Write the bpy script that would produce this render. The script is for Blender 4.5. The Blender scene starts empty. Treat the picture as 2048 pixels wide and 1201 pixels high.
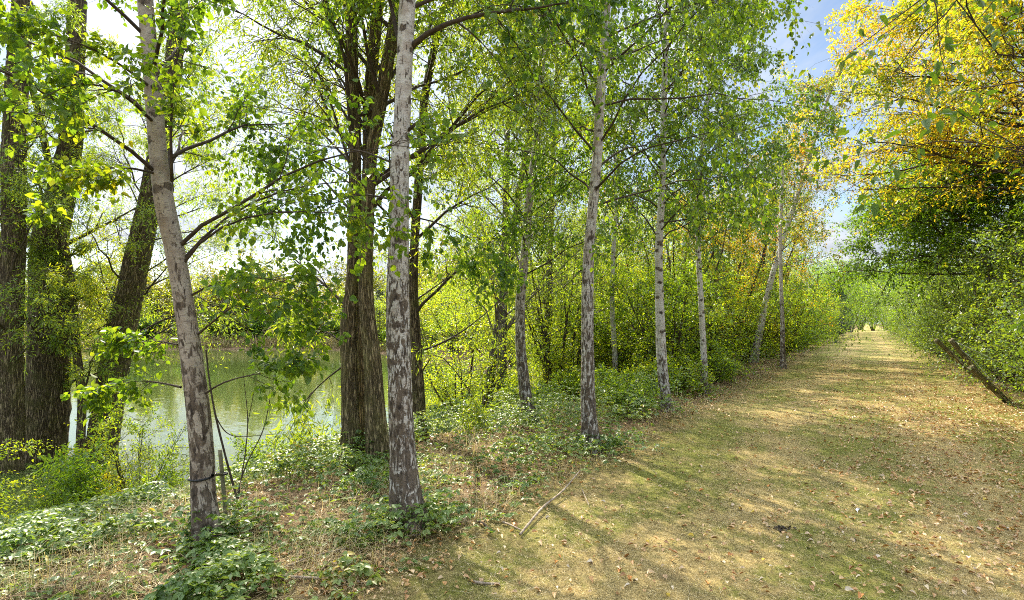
import bpy, math, numpy as np
from mathutils import Vector
R = math.radians
SC = bpy.context.scene
COL = SC.collection

# ------------------------------------------------------------------ camera, sky, sun, exposure
YAW = 33.0; FPX = 1100.0; EYE = 1.6; HOR = 645.0
cam = bpy.data.cameras.new("camera"); cam_o = bpy.data.objects.new("camera", cam); COL.objects.link(cam_o)
cam_o.location = (0, 0, EYE); cam_o.rotation_euler = (R(90), 0, R(YAW))
cam.sensor_width = 36; cam.lens = FPX / 2048 * 36; cam.shift_y = (HOR - 600.5) / 2048
cam.clip_start = 0.05; cam.clip_end = 3000
SC.camera = cam_o
SUN_AZ = 57.0      # degrees to the left of the path's direction (+Y)
SUN_EL = 41.0
world = bpy.data.worlds.new("World"); SC.world = world; world.use_nodes = True
wt = world.node_tree; wt.nodes.clear()
def wn(t, **k):
    n = wt.nodes.new(t)
    for a, b in k.items(): setattr(n, a, b)
    return n
sky = wn('ShaderNodeTexSky', sky_type='NISHITA', sun_disc=False)
sky.sun_elevation = R(SUN_EL); sky.sun_rotation = R(-SUN_AZ); sky.air_density = 1.0; sky.dust_density = 0.6
tc = wn('ShaderNodeTexCoord'); sp = wn('ShaderNodeSeparateXYZ'); wt.links.new(tc.outputs['Generated'], sp.inputs[0])
zz = wn('ShaderNodeMath', operation='MAXIMUM'); wt.links.new(sp.outputs[2], zz.inputs[0]); zz.inputs[1].default_value = 0.0
za = wn('ShaderNodeMath', operation='ADD'); wt.links.new(zz.outputs[0], za.inputs[0]); za.inputs[1].default_value = 0.22
dv = wn('ShaderNodeVectorMath', operation='DIVIDE'); wt.links.new(tc.outputs['Generated'], dv.inputs[0])
cb = wn('ShaderNodeCombineXYZ')
for i in range(3): wt.links.new(za.outputs[0], cb.inputs[i])
wt.links.new(cb.outputs[0], dv.inputs[1])
cn = wn('ShaderNodeTexNoise'); cn.inputs['Scale'].default_value = 1.7; cn.inputs['Detail'].default_value = 7
cn.inputs['Roughness'].default_value = 0.58; cn.inputs['Distortion'].default_value = 0.35
wt.links.new(dv.outputs[0], cn.inputs['Vector'])
cr = wn('ShaderNodeValToRGB'); cr.color_ramp.elements[0].position = 0.43; cr.color_ramp.elements[1].position = 0.60
wt.links.new(cn.outputs[0], cr.inputs[0])
cn2 = wn('ShaderNodeTexNoise'); cn2.inputs['Scale'].default_value = 4.0; cn2.inputs['Detail'].default_value = 5
wt.links.new(dv.outputs[0], cn2.inputs['Vector'])
cr2 = wn('ShaderNodeValToRGB'); e = cr2.color_ramp.elements
e[0].position = 0.3; e[0].color = (3.1, 3.45, 4.0, 1); e[1].position = 0.62; e[1].color = (4.7, 4.9, 5.2, 1)
wt.links.new(cn2.outputs[0], cr2.inputs[0])
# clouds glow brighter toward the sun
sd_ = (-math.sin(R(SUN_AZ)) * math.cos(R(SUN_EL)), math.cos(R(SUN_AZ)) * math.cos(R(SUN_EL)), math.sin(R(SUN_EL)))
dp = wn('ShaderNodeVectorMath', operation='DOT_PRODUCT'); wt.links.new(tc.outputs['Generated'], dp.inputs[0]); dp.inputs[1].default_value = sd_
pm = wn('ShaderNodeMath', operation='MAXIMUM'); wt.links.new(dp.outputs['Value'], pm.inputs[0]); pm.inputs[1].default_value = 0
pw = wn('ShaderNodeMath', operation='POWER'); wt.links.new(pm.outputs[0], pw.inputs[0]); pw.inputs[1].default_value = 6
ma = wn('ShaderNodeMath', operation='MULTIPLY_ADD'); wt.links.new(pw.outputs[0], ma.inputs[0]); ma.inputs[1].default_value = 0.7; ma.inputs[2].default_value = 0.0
# and far more toward the zenith, boosted out of view to fill the shadows
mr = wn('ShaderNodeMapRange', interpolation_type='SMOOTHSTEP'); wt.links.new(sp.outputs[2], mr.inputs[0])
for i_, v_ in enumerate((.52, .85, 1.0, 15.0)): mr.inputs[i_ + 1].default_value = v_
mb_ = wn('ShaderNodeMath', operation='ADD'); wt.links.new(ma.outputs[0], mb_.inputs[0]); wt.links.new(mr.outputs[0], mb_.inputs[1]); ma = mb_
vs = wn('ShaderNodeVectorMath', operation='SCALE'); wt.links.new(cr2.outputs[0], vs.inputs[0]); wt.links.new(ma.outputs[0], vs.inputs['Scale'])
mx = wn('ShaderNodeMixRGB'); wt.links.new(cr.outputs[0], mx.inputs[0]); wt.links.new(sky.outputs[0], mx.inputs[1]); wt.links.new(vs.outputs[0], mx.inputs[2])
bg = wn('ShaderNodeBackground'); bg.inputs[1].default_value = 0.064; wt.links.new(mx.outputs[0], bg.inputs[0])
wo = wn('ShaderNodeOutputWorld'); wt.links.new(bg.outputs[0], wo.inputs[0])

sun = bpy.data.lights.new("sun", 'SUN'); sun.energy = 4.7; sun.angle = R(0.5); sun.color = (1.0, 0.90, 0.73)
sun_o = bpy.data.objects.new("sun", sun); COL.objects.link(sun_o)
sdir = Vector((-math.sin(R(SUN_AZ)) * math.cos(R(SUN_EL)), math.cos(R(SUN_AZ)) * math.cos(R(SUN_EL)), math.sin(R(SUN_EL))))
sun_o.rotation_euler = sdir.to_track_quat('Z', 'Y').to_euler()
sun_o.location = sdir * 60
SC.view_settings.view_transform = 'Standard'; SC.view_settings.look = 'None'
SC.view_settings.exposure = 1.55; SC.view_settings.gamma = 1.0
SC.render.engine = 'CYCLES'
cy = SC.cycles
cy.max_bounces = 7; cy.diffuse_bounces = 5; cy.glossy_bounces = 3; cy.transmission_bounces = 6; cy.transparent_max_bounces = 4
cy.caustics_reflective = False; cy.caustics_refractive = False; cy.sample_clamp_indirect = 6
SC.cycles.filter_width = 1.0
cy.use_denoising = False
try:
    cy.denoiser = 'OPENIMAGEDENOISE'; cy.denoising_input_passes = 'RGB_ALBEDO_NORMAL'
except Exception: pass

# ------------------------------------------------------------------ helpers: coordinates
CY, SY = math.cos(R(YAW)), math.sin(R(YAW))
def W(px, py, D):
    X = (px - 1024) / FPX * D
    return np.array([X * CY - D * SY, X * SY + D * CY, EYE + (HOR - py) / FPX * D])
def to_px(P):
    P = np.asarray(P, float)
    X = P[..., 0] * CY + P[..., 1] * SY; D = -P[..., 0] * SY + P[..., 1] * CY
    return 1024 + FPX * X / np.maximum(D, 1e-3), HOR - FPX * (P[..., 2] - EYE) / np.maximum(D, 1e-3), D

LAKE_Z = -1.5
def fl(px, D): return W(px, HOR, D)[:2]
LAKE = np.array([(-11.5, -60), (-11, -10), (-10.4, -2), (-9.9, 2), (-9.4, 6), (-9.2, 12), (-9.7, 17), (-13, 22), fl(1010, 33), fl(900, 39), fl(790, 52), fl(700, 61),
                 fl(520, 63), fl(300, 62), fl(60, 66), fl(-300, 74), fl(-900, 90), (-150, -60)], float)
def sdf_lake(x, y):
    p = np.stack([x, y], -1).astype(float); d = np.full(x.shape, 1e9); ins = np.zeros(x.shape, bool)
    n = len(LAKE)
    for i in range(n):
        a, b = LAKE[i], LAKE[(i + 1) % n]
        e = b - a; w = p - a
        t = np.clip((w @ e) / (e @ e), 0, 1)
        q = w - t[..., None] * e
        d = np.minimum(d, (q ** 2).sum(-1))
        c1 = p[..., 1] >= a[1]; c2 = p[..., 1] < b[1]; cr_ = e[0] * w[..., 1] > e[1] * w[..., 0]
        fl_ = (c1 & c2 & cr_) | (~c1 & ~c2 & ~cr_)
        ins ^= fl_
    d = np.sqrt(d)
    return np.where(ins, -d, d)

def hash3(i, j, k, seed=0):
    h = (i.astype(np.int64) * 374761393 + j.astype(np.int64) * 668265263 + k.astype(np.int64) * 2147483647 + seed * 1274126177) & 0xFFFFFFFF
    h = ((h ^ (h >> 13)) * 1274126177) & 0xFFFFFFFF
    h = (h ^ (h >> 16)) & 0xFFFFFFFF
    return h.astype(np.float64) / 4294967295.0
def vnoise(P, seed=0):
    P = np.asarray(P, float); f = np.floor(P); u = P - f; u = u * u * (3 - 2 * u); i = f.astype(np.int64)
    out = 0
    for a in (0, 1):
        for b in (0, 1):
            for c in (0, 1):
                w = (u[..., 0] if a else 1 - u[..., 0]) * (u[..., 1] if b else 1 - u[..., 1]) * (u[..., 2] if c else 1 - u[..., 2])
                out = out + w * hash3(i[..., 0] + a, i[..., 1] + b, i[..., 2] + c, seed)
    return out
def n2(x, y, s, seed=0): return vnoise(np.stack([x * s, y * s, np.zeros_like(x)], -1), seed)

def ground(x, y):
    x = np.asarray(x, float); y = np.asarray(y, float)
    sh = np.shape(x); x = np.atleast_1d(x); y = np.atleast_1d(y)
    d = sdf_lake(x, y)
    z = np.interp(d, [-12, -3, -0.8, 0, 0.7, 1.5, 3.0, 4.4, 5.8, 30], [-3.2, -2.4, -1.75, -1.5, -1.22, -0.85, -0.44, -0.14, 0.0, 0.0])
    off = np.clip((-2.7 - x) / 1.0, 0, 1) + np.clip((x - 2.6) / 1.5, 0, 1)
    z = z + off * (n2(x, y, 0.9, 3) - 0.5) * 0.16 + off * (n2(x, y, 3.1, 4) - 0.5) * 0.06 + (n2(x, y, 1.7, 9) - 0.5) * 0.025
    z = z + np.clip((x - 2.4) / 2.0, 0, 1) * 0.15
    return z.reshape(sh) if sh else float(z[0])
def hit(px, py):
    D = 1.5
    while D < 120:
        p = W(px, py, D)
        if p[2] <= ground(p[0], p[1]): return D
        D += 0.02 + D * 0.002
    return 120.

# ------------------------------------------------------------------ helpers: meshes and objects
def unit(v): return v / np.maximum(np.linalg.norm(v, axis=-1, keepdims=True), 1e-9)
def mesh_np(name, V, F, mats, smooth=True, attr=None, fmat=None, uv=None):
    """V (n,3); F list of int arrays (m,k)"""
    F = [f for f in (F if isinstance(F, list) else [F]) if len(f)]
    me = bpy.data.meshes.new(name)
    me.vertices.add(len(V)); me.vertices.foreach_set('co', np.ascontiguousarray(V, np.float32).ravel())
    nl = sum(f.size for f in F); npol = sum(len(f) for f in F)
    me.loops.add(nl); me.polygons.add(npol)
    me.loops.foreach_set('vertex_index', np.concatenate([f.ravel() for f in F]).astype(np.int32))
    tot = np.concatenate([np.full(len(f), f.shape[1]) for f in F]); st = np.concatenate([[0], np.cumsum(tot)[:-1]])
    me.polygons.foreach_set('loop_start', st.astype(np.int32))
    if smooth: me.polygons.foreach_set('use_smooth', np.ones(npol, bool))
    for m in (mats if isinstance(mats, (list, tuple)) else [mats]): me.materials.append(m)
    if fmat is not None: me.polygons.foreach_set('material_index', fmat.astype(np.int32))
    me.update(calc_edges=True)
    if attr is not None:
        a = me.attributes.new('bark', 'FLOAT_VECTOR', 'POINT'); a.data.foreach_set('vector', np.ascontiguousarray(attr, np.float32).ravel())
    return me
def link(name, me, parent=None, loc=None):
    o = bpy.data.objects.new(name, me); COL.objects.link(o)
    if parent is not None: o.parent = parent
    if loc is not None: o.location = loc
    return o
def tag(o, label=None, cat=None, group=None, kind=None):
    if label: o['label'] = label
    if cat: o['category'] = cat
    if group: o['group'] = group
    if kind: o['kind'] = kind
    return o
def thing(name, label, cat, loc, group=None):
    o = bpy.data.objects.new(name, None); COL.objects.link(o); o.location = [float(c) for c in loc]
    o.empty_display_size = 0.2
    return tag(o, label, cat, group)
def dup(root, loc, rotz, scale=1.0, label=None, group=None):
    r = root.copy(); COL.objects.link(r); r.location = [float(c) for c in loc]; r.rotation_euler = (0, 0, rotz)
    r.scale = (scale, scale, scale) if np.isscalar(scale) else scale
    if label: r['label'] = label
    if group: r['group'] = group
    for ch in list(root.children):
        c = ch.copy(); COL.objects.link(c); c.parent = r
        for g in list(ch.children):
            d = g.copy(); COL.objects.link(d); d.parent = c
    return r

def tubes(P, Rd, sides):
    """P (n,k,3), Rd (n,k) -> V, F, bark"""
    n, k, _ = P.shape
    T = unit(np.gradient(P, axis=1)); mean = unit(P[:, -1] - P[:, 0] + 1e-6)
    ref = np.where((np.abs(mean[:, 2:3]) > 0.8), np.array([[1., 0, 0]]), np.array([[0, 0, 1.]]))
    ref = unit(ref - (ref * mean).sum(-1, keepdims=True) * mean)[:, None, :]
    N = unit(ref - (ref * T).sum(-1, keepdims=True) * T); B = np.cross(T, N)
    th = np.arange(sides) / sides * 2 * np.pi
    off = N[:, :, None] * np.cos(th)[:, None] + B[:, :, None] * np.sin(th)[:, None]
    V = P[:, :, None] + off * Rd[:, :, None, None]
    i = np.arange(n)[:, None, None] * k * sides; j = np.arange(k - 1)[None, :, None] * sides; s = np.arange(sides)[None, None]
    s2 = (s + 1) % sides
    F = np.stack([i + j + s, i + j + s2, i + j + sides + s2, i + j + sides + s], -1).reshape(-1, 4)
    L = np.concatenate([np.zeros((n, 1)), np.cumsum(np.linalg.norm(np.diff(P, axis=1), axis=-1), 1)], 1)
    r0 = Rd[:, :1, None]
    bk = np.stack([np.broadcast_to(np.cos(th) * r0, (n, k, sides)), np.broadcast_to(np.sin(th) * r0, (n, k, sides)),
                   np.broadcast_to(L[:, :, None] + np.arange(n)[:, None, None] * 7.3, (n, k, sides))], -1)
    return V.reshape(-1, 3), F, bk.reshape(-1, 3)

def resample(pts, rad, step, sm=0.25):
    pts = np.asarray(pts, float); rad = np.asarray(rad, float)
    L = np.concatenate([[0], np.cumsum(np.linalg.norm(np.diff(pts, axis=0), axis=1))])
    fine = np.arange(0, L[-1] + 1e-9, min(step, .05)); fine = np.append(fine, L[-1]) if fine[-1] < L[-1] - 1e-6 else fine
    Q = np.stack([np.interp(fine, L, pts[:, i]) for i in range(3)] + [np.interp(fine, L, rad)], 1)
    w = max(1, int(sm / min(step, .05)))
    ker = np.hanning(2 * w + 3); ker /= ker.sum()
    pad = w + 1
    ext = np.concatenate([2 * Q[:1] - Q[1:pad + 1][::-1], Q, 2 * Q[-1:] - Q[-pad - 1:-1][::-1]]) if len(Q) > pad + 1 else None
    if ext is not None: Q = np.stack([np.convolve(ext[:, i], ker, 'valid') for i in range(4)], 1)
    k = max(3, int(L[-1] / step) + 1); idx = np.linspace(0, len(Q) - 1, k); ii = np.arange(len(Q))
    Q = np.stack([np.interp(idx, ii, Q[:, i]) for i in range(4)], 1)
    return Q[:, :3], np.maximum(Q[:, 3], 0.001)

def trunk_geo(pts, rad, sides=20, step=0.05, flare=0.5, flare_h=0.18, rough=0.05, rs=7.0, base=0.0, seed=0, stretch=0.35, lobes=4, ridge=0.0):
    P, Rd = resample(pts, rad, step)
    V, F, bk = tubes(P[None], Rd[None], sides)
    k = len(P); C = np.repeat(P, sides, 0); rr = np.repeat(Rd, sides)
    th = np.tile(np.arange(sides) / sides * 2 * np.pi, k); h = np.repeat(P[:, 2], sides) - base
    nz = vnoise(np.stack([bk[:, 0] * rs, bk[:, 1] * rs, bk[:, 2] * rs * stretch], -1) + seed * 3.7, seed) - 0.5
    nz2 = vnoise(np.stack([bk[:, 0] * rs * 4, bk[:, 1] * rs * 4, bk[:, 2] * rs * stretch * 2.5], -1) + seed, seed + 5) - 0.5
    m = 1 + rough * 2 * nz + rough * nz2
    if ridge:
        q = vnoise(np.stack([bk[:, 0] * 38, bk[:, 1] * 38, bk[:, 2] * 3.2], -1), seed + 8)
        m = m - ridge * np.clip(1 - np.abs(q - 0.5) * 7, 0, 1) * 0.03 / np.maximum(rr, 0.02) * 0.5
    fh = np.exp(-np.maximum(h, 0) / flare_h)
    m = m + flare * fh * (0.55 + 0.45 * np.cos(th * lobes + seed))
    V = C + (V - C) * m[:, None]
    return V, F, bk, P, Rd

# leaf templates: along, across, lift
KITE6 = np.array([(0, 0, 0), (.24, .46, .1), (.58, .38, .08), (1, 0, -.12), (.58, -.38, .08), (.24, -.46, .1)])
FK6 = np.array([(0, 1, 2, 3), (0, 3, 4, 5)])
KITE4 = np.array([(0, 0, 0), (.42, .5, .12), (1, 0, -.05), (.42, -.5, .12)]); FK4 = np.array([(0, 1, 2, 3)])
LANCE = np.array([(0, 0, 0), (.45, .5, .06), (1, 0, -.15), (.45, -.5, .06)])
def leaf_geo(base, axis, nrm, size, aspect, tmpl=KITE6, fk=FK6):
    axis = unit(axis); nrm = unit(nrm - (nrm * axis).sum(-1, keepdims=True) * axis); side = np.cross(nrm, axis)
    s = size[:, None, None]
    V = base[:, None] + axis[:, None] * tmpl[None, :, :1] * s + side[:, None] * tmpl[None, :, 1:2] * s * aspect + nrm[:, None] * tmpl[None, :, 2:3] * s
    n, k = len(base), len(tmpl)
    F = (np.arange(n)[:, None, None] * k + fk[None]).reshape(-1, fk.shape[1])
    return V.reshape(-1, 3), F

def grow(rng, S, Dr, L, k=6, bend=0.0, wig=0.08, bend0=None):
    n = len(S); t = np.linspace(0, 1, k)[None, :, None]
    w = np.cumsum(rng.normal(0, 1, (n, k, 3)), 1) / k * wig; w -= w[:, :1]
    b = (np.full(n, bend) if np.isscalar(bend) else bend)[:, None, None]
    P = S[:, None] + (Dr[:, None] * t + w + b * np.array([0, 0, 1.]) * t * t) * L[:, None, None]
    return P
def at_t(P, idx, t):
    k = P.shape[1]; f = t * (k - 1); i = np.minimum(f.astype(int), k - 2); u = (f - i)[:, None]
    p = P[idx, i] * (1 - u) + P[idx, i + 1] * u
    return p, unit(P[idx, i + 1] - P[idx, i])
def rperp(rng, T):
    r = rng.normal(0, 1, T.shape); return unit(r - (r * T).sum(-1, keepdims=True) * T)
def kids(rng, P, per, t0, t1, ang, spread=0.25, up=0.0):
    n = len(P); idx = np.repeat(np.arange(n), per); m = len(idx)
    t = rng.uniform(t0, t1, m); p, T = at_t(P, idx, t)
    a = rng.normal(ang, spread, m)[:, None]
    d = unit(T * np.cos(a) + rperp(rng, T) * np.sin(a) + np.array([0, 0, up]))
    return p, d, t, idx
def leaves_on(rng, P, per, size, aspect, hang=0.8, upn=0.3, t0=0.1, pet=0.4, tmpl=KITE6, fk=FK6, sv=0.25, out=0.8, face=None):
    n = len(P); idx = np.repeat(np.arange(n), per); m = len(idx)
    t = rng.uniform(t0, 1, m); p, T = at_t(P, idx, t); sd = rperp(rng, T)
    s = size * np.clip(rng.normal(1, sv, m), .45, 1.6)
    ax = T * 0.4 + sd * out + np.array([0, 0, -hang]) + rng.normal(0, .3, (m, 3))
    nr = rng.normal(0, 1, (m, 3)) * (1 - upn) + np.array([0, 0, upn * 2.0])
    if face is not None: nr = nr + np.array(face)
    b = p + unit(sd + np.array([0, 0, -hang * .5])) * s[:, None] * pet
    return leaf_geo(b, ax, nr, s, aspect, tmpl, fk)
def join(parts):
    Vs, Fs, o = [], [], 0
    for V, F in parts:
        Vs.append(V); Fs.append(F + o); o += len(V)
    return np.concatenate(Vs), np.concatenate(Fs)

# ------------------------------------------------------------------ helpers: materials
class M:
    def __init__(s, name):
        s.m = bpy.data.materials.new(name); s.m.use_nodes = True; s.t = s.m.node_tree; s.t.nodes.clear()
        s.out = s.n('ShaderNodeOutputMaterial')
    def n(s, typ, **k):
        x = s.t.nodes.new(typ)
        for a, b in k.items(): setattr(x, a, b)
        return x
    def l(s, a, b): s.t.links.new(a, b)
    def math(s, op, a, b=None, clamp=False):
        x = s.n('ShaderNodeMath', operation=op, use_clamp=clamp)
        for i, v in enumerate((a, b)):
            if v is None: continue
            if isinstance(v, (int, float)): x.inputs[i].default_value = v
            else: s.l(v, x.inputs[i])
        return x.outputs[0]
    def noise(s, co, scale=1, detail=3, rough=.55, vec=None, dist=0, out=0):
        x = s.n('ShaderNodeTexNoise'); x.inputs['Scale'].default_value = scale; x.inputs['Detail'].default_value = detail
        x.inputs['Roughness'].default_value = rough; x.inputs['Distortion'].default_value = dist
        s.l(s.scale(co, vec) if vec else co, x.inputs['Vector']); return x.outputs[out]
    def scale(s, co, v):
        x = s.n('ShaderNodeMapping'); x.inputs['Scale'].default_value = v; s.l(co, x.inputs['Vector']); return x.outputs[0]
    def ramp(s, f, els, interp='LINEAR'):
        x = s.n('ShaderNodeValToRGB'); x.color_ramp.interpolation = interp; e = x.color_ramp.elements
        while len(e) < len(els): e.new(0.5)
        for q, (p, c) in zip(e, els):
            q.position = p; q.color = (*c, 1) if len(c) == 3 else c
        s.l(f, x.inputs[0]); return x.outputs[0]
    def step(s, f, a, b): return s.math('DIVIDE', s.math('SUBTRACT', f, a), b - a, True)
    def mix(s, f, a, b, mode='MIX'):
        x = s.n('ShaderNodeMixRGB', blend_type=mode)
        for i, v in enumerate((f, a, b)):
            if isinstance(v, (int, float)): x.inputs[i].default_value = v
            elif isinstance(v, tuple): x.inputs[i].default_value = (*v, 1)
            else: s.l(v, x.inputs[i])
        return x.outputs[0]
    def bsdf(s, col, rough=.8, spec=.3, bump=None, bd=0.01, bs=1.0):
        x = s.n('ShaderNodeBsdfPrincipled')
        if isinstance(col, tuple): x.inputs['Base Color'].default_value = (*col, 1)
        else: s.l(col, x.inputs['Base Color'])
        if isinstance(rough, (int, float)): x.inputs['Roughness'].default_value = rough
        else: s.l(rough, x.inputs['Roughness'])
        x.inputs['Specular IOR Level'].default_value = spec
        if bump is not None:
            b = s.n('ShaderNodeBump'); b.inputs['Distance'].default_value = bd; b.inputs['Strength'].default_value = bs
            s.l(bump, b.inputs['Height']); s.l(b.outputs[0], x.inputs['Normal'])
        s.l(x.outputs[0], s.out.inputs[0]); return x

def leaf_mat(name, ramp, tmul=(4.0, 3.1, 0.6), fac=0.55, nscale=0.5, nw=0.55, rough=.45, spec=.45):
    m = M(name); g = m.n('ShaderNodeNewGeometry')
    ns = m.noise(g.outputs['Position'], nscale, 2); ns = m.math('MULTIPLY', m.math('SUBTRACT', ns, 0.5), nw * 2.4)
    f = m.math('ADD', m.math('ADD', m.math('MULTIPLY', g.outputs['Random Per Island'], 1 - nw), nw * 0.5), ns, True)
    c = m.ramp(f, ramp)
    x = m.n('ShaderNodeBsdfPrincipled'); m.l(c, x.inputs['Base Color']); x.inputs['Roughness'].default_value = rough; x.inputs['Specular IOR Level'].default_value = spec
    tcol = m.mix(1.0, c, tmul, 'MULTIPLY')
    t = m.n('ShaderNodeBsdfTranslucent'); m.l(tcol, t.inputs[0])
    ms = m.n('ShaderNodeMixShader'); ms.inputs[0].default_value = fac; m.l(x.outputs[0], ms.inputs[1]); m.l(t.outputs[0], ms.inputs[2])
    m.l(ms.outputs[0], m.out.inputs[0]); return m.m

LM = {}
LM['birch'] = leaf_mat('birch_leaf', [(0, (.028, .07, .016)), (.4, (.055, .12, .02)), (.75, (.10, .165, .022)), (.95, (.16, .19, .02)), (1, (.3, .2, .02))])
LM['birchdark'] = leaf_mat('dark_birch_leaf', [(0, (.035, .085, .02)), (.5, (.055, .115, .022)), (.95, (.09, .14, .022)), (1, (.28, .2, .02))], fac=.45)  # deeper green range than birch_leaf and less translucent
LM['willow'] = leaf_mat('willow_leaf', [(0, (.055, .115, .03)), (.5, (.095, .16, .035)), (1, (.17, .21, .03))])
LM['lime'] = leaf_mat('sunny_shrub_leaf', [(0, (.075, .155, .02)), (.5, (.13, .215, .025)), (.85, (.20, .25, .025)), (1, (.32, .27, .02))])  # leaf colour brightened to stand in for sun the crowns block
LM['shrub'] = leaf_mat('shrub_leaf', [(0, (.05, .11, .02)), (.5, (.10, .18, .028)), (.85, (.16, .22, .028)), (1, (.26, .24, .03))], fac=.55)
LM['hedge'] = leaf_mat('hedge_leaf', [(0, (.04, .09, .024)), (.5, (.075, .14, .032)), (.9, (.13, .19, .04)), (1, (.24, .22, .04))], fac=.42)
LM['autumn'] = leaf_mat('yellow_autumn_leaf', [(0, (.08, .15, .018)), (.42, (.19, .23, .022)), (.6, (.39, .32, .025)), (.82, (.49, .29, .03)), (1, (.44, .16, .03))], tmul=(2.0, 1.9, .6), nscale=.45, nw=.45)
LM['turning'] = leaf_mat('turning_leaf', [(0, (.05, .11, .018)), (.45, (.10, .16, .02)), (.62, (.26, .22, .02)), (.82, (.40, .22, .02)), (1, (.36, .11, .02))], tmul=(2.0, 1.9, .6), nscale=.42, nw=.6)
LM['oak'] = leaf_mat('oak_leaf', [(0, (.035, .09, .016)), (.6, (.07, .145, .022)), (1, (.12, .19, .022))], fac=.48)
LM['far'] = leaf_mat('far_leaf', [(0, (.05, .085, .03)), (.5, (.10, .13, .035)), (1, (.20, .19, .045))], fac=.35, nscale=.12)
LM['conifer'] = leaf_mat('conifer_needle', [(0, (.012, .035, .018)), (1, (.03, .065, .025))], fac=.15)
LM['bramble'] = leaf_mat('bramble_leaf', [(0, (.06, .12, .03)), (.45, (.12, .19, .05)), (.82, (.20, .26, .08)), (.93, (.36, .26, .05)), (1, (.28, .12, .04))], fac=.35, nscale=1.6, nw=.5, tmul=(2.3, 2.1, .7))
LM['litter'] = leaf_mat('fallen_leaf_litter', [(0, (.20, .09, .035)), (.3, (.38, .20, .07)), (.6, (.50, .33, .15)), (.9, (.50, .38, .24)), (1, (.5, .36, .04))], fac=.12, tmul=(1.4, 1.2, .8), nscale=2, nw=.2)

def twig_mat(name, a, b):
    m = M(name); g = m.n('ShaderNodeNewGeometry'); c = m.ramp(m.noise(g.outputs['Position'], 25, 3), [(.3, a), (.7, b)]); m.bsdf(c, .85, .15); return m.m
TW = twig_mat('twig_bark', (.035, .026, .02), (.09, .07, .05))
TWG = twig_mat('grey_twig_bark', (.10, .085, .065), (.22, .19, .15))

def birch_mat(name, hscar=3.2, white=(.56, .535, .49), stain=(.33, .27, .22)):
    m = M(name); a = m.n('ShaderNodeAttribute', attribute_name='bark'); co = a.outputs['Vector']
    oi = m.n('ShaderNodeObjectInfo'); ad = m.n('ShaderNodeVectorMath', operation='ADD'); m.l(co, ad.inputs[0])
    cbn = m.n('ShaderNodeCombineXYZ'); m.l(m.math('MULTIPLY', oi.outputs['Random'], 40.), cbn.inputs[0]); m.l(cbn.outputs[0], ad.inputs[1])
    c2 = ad.outputs[0]; se = m.n('ShaderNodeSeparateXYZ'); m.l(co, se.inputs[0]); h = se.outputs[2]
    base = m.mix(m.ramp(m.noise(c2, 5, 4, .6, (1, 1, 2.2)), [(.38, (0, 0, 0)), (.68, (1, 1, 1))]), white, stain)
    base = m.mix(m.math('MULTIPLY', m.step(m.noise(c2, 9, 4, .7, (1, 1, 1)), .55, .75), .5), base, (.30, .32, .22))
    len_ = m.step(m.noise(c2, 1, 2, .5, (13, 13, 95)), .61, .67)
    base = m.mix(m.math('MULTIPLY', len_, .75), base, (.12, .09, .075))
    # dark fissured bark rising from the foot
    fn = m.noise(c2, 1, 5, .62, (28, 28, 10), .9)
    hh = m.math('DIVIDE', h, hscar)
    thr = m.math('ADD', m.math('MULTIPLY', m.math('POWER', m.math('MAXIMUM', hh, 0.0), 1.15), .14), .405)
    fis = m.math('MULTIPLY', m.math('SUBTRACT', fn, thr), 20., True)
    # dark lens-shaped branch scars higher up
    vo = m.n('ShaderNodeTexVoronoi'); vo.inputs['Scale'].default_value = 1; vo.inputs['Randomness'].default_value = 1
    wv = m.n('ShaderNodeVectorMath', operation='ADD'); m.l(m.scale(c2, (4.2, 4.2, 8.5)), wv.inputs[0])
    wx = m.n('ShaderNodeVectorMath', operation='SCALE'); wx.inputs['Scale'].default_value = .5; m.l(m.noise(c2, 30, 3, .6, None, 0, 1), wx.inputs[0]); m.l(wx.outputs[0], wv.inputs[1])
    m.l(wv.outputs[0], vo.inputs['Vector']); sc = m.step(vo.outputs['Distance'], .30, .22)
    dark = m.ramp(m.noise(c2, 30, 4, .6, (1, 1, .5)), [(.3, (.03, .022, .017)), (.7, (.19, .145, .105))])
    mask = m.math('MAXIMUM', fis, sc)
    col = m.mix(mask, base, dark)
    bmp = m.math('ADD', m.math('MULTIPLY', mask, m.math('SUBTRACT', m.noise(c2, 60, 3, .6, (1, 1, .4)), .6)), m.math('MULTIPLY', m.noise(c2, 40, 3, .6, (1, 1, 2)), .25))
    m.bsdf(col, .75, .25, bmp, .02, .9); return m.m
BIRCH = birch_mat('birch_bark')
BIRCHP = birch_mat('pinkish_birch_bark', 1.9, (.40, .345, .28), (.24, .185, .14))
BIRCHW = birch_mat('white_birch_bark', 1.5, (.60, .58, .54), (.45, .40, .35))
def willow_mat(name, lo, hi, moss, mw=.5):
    m = M(name); a = m.n('ShaderNodeAttribute', attribute_name='bark'); co = a.outputs['Vector']
    f = m.noise(co, 1, 3, .5, (36, 36, 4.6), .9); rid = m.math('MULTIPLY', m.math('ABSOLUTE', m.math('SUBTRACT', f, .5)), 7.5, True)
    fine = m.noise(co, 1, 3, .6, (60, 60, 12))
    v = m.math('ADD', m.math('MULTIPLY', rid, .75), m.math('MULTIPLY', fine, .3))
    c = m.ramp(v, [(.14, tuple(x * .22 for x in lo)), (.42, lo), (.9, hi)])
    c = m.mix(m.math('MULTIPLY', m.step(m.noise(co, 3.5, 4, .6), .45, .7), mw), c, moss)
    m.bsdf(c, .9, .15, v, .035, 1.0); return m.m
WILD = willow_mat('dark_willow_bark', (.115, .083, .052), (.33, .255, .165), (.18, .18, .055))
WILB = willow_mat('brown_willow_bark', (.17, .13, .07), (.38, .30, .175), (.27, .25, .085), .65)
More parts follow.
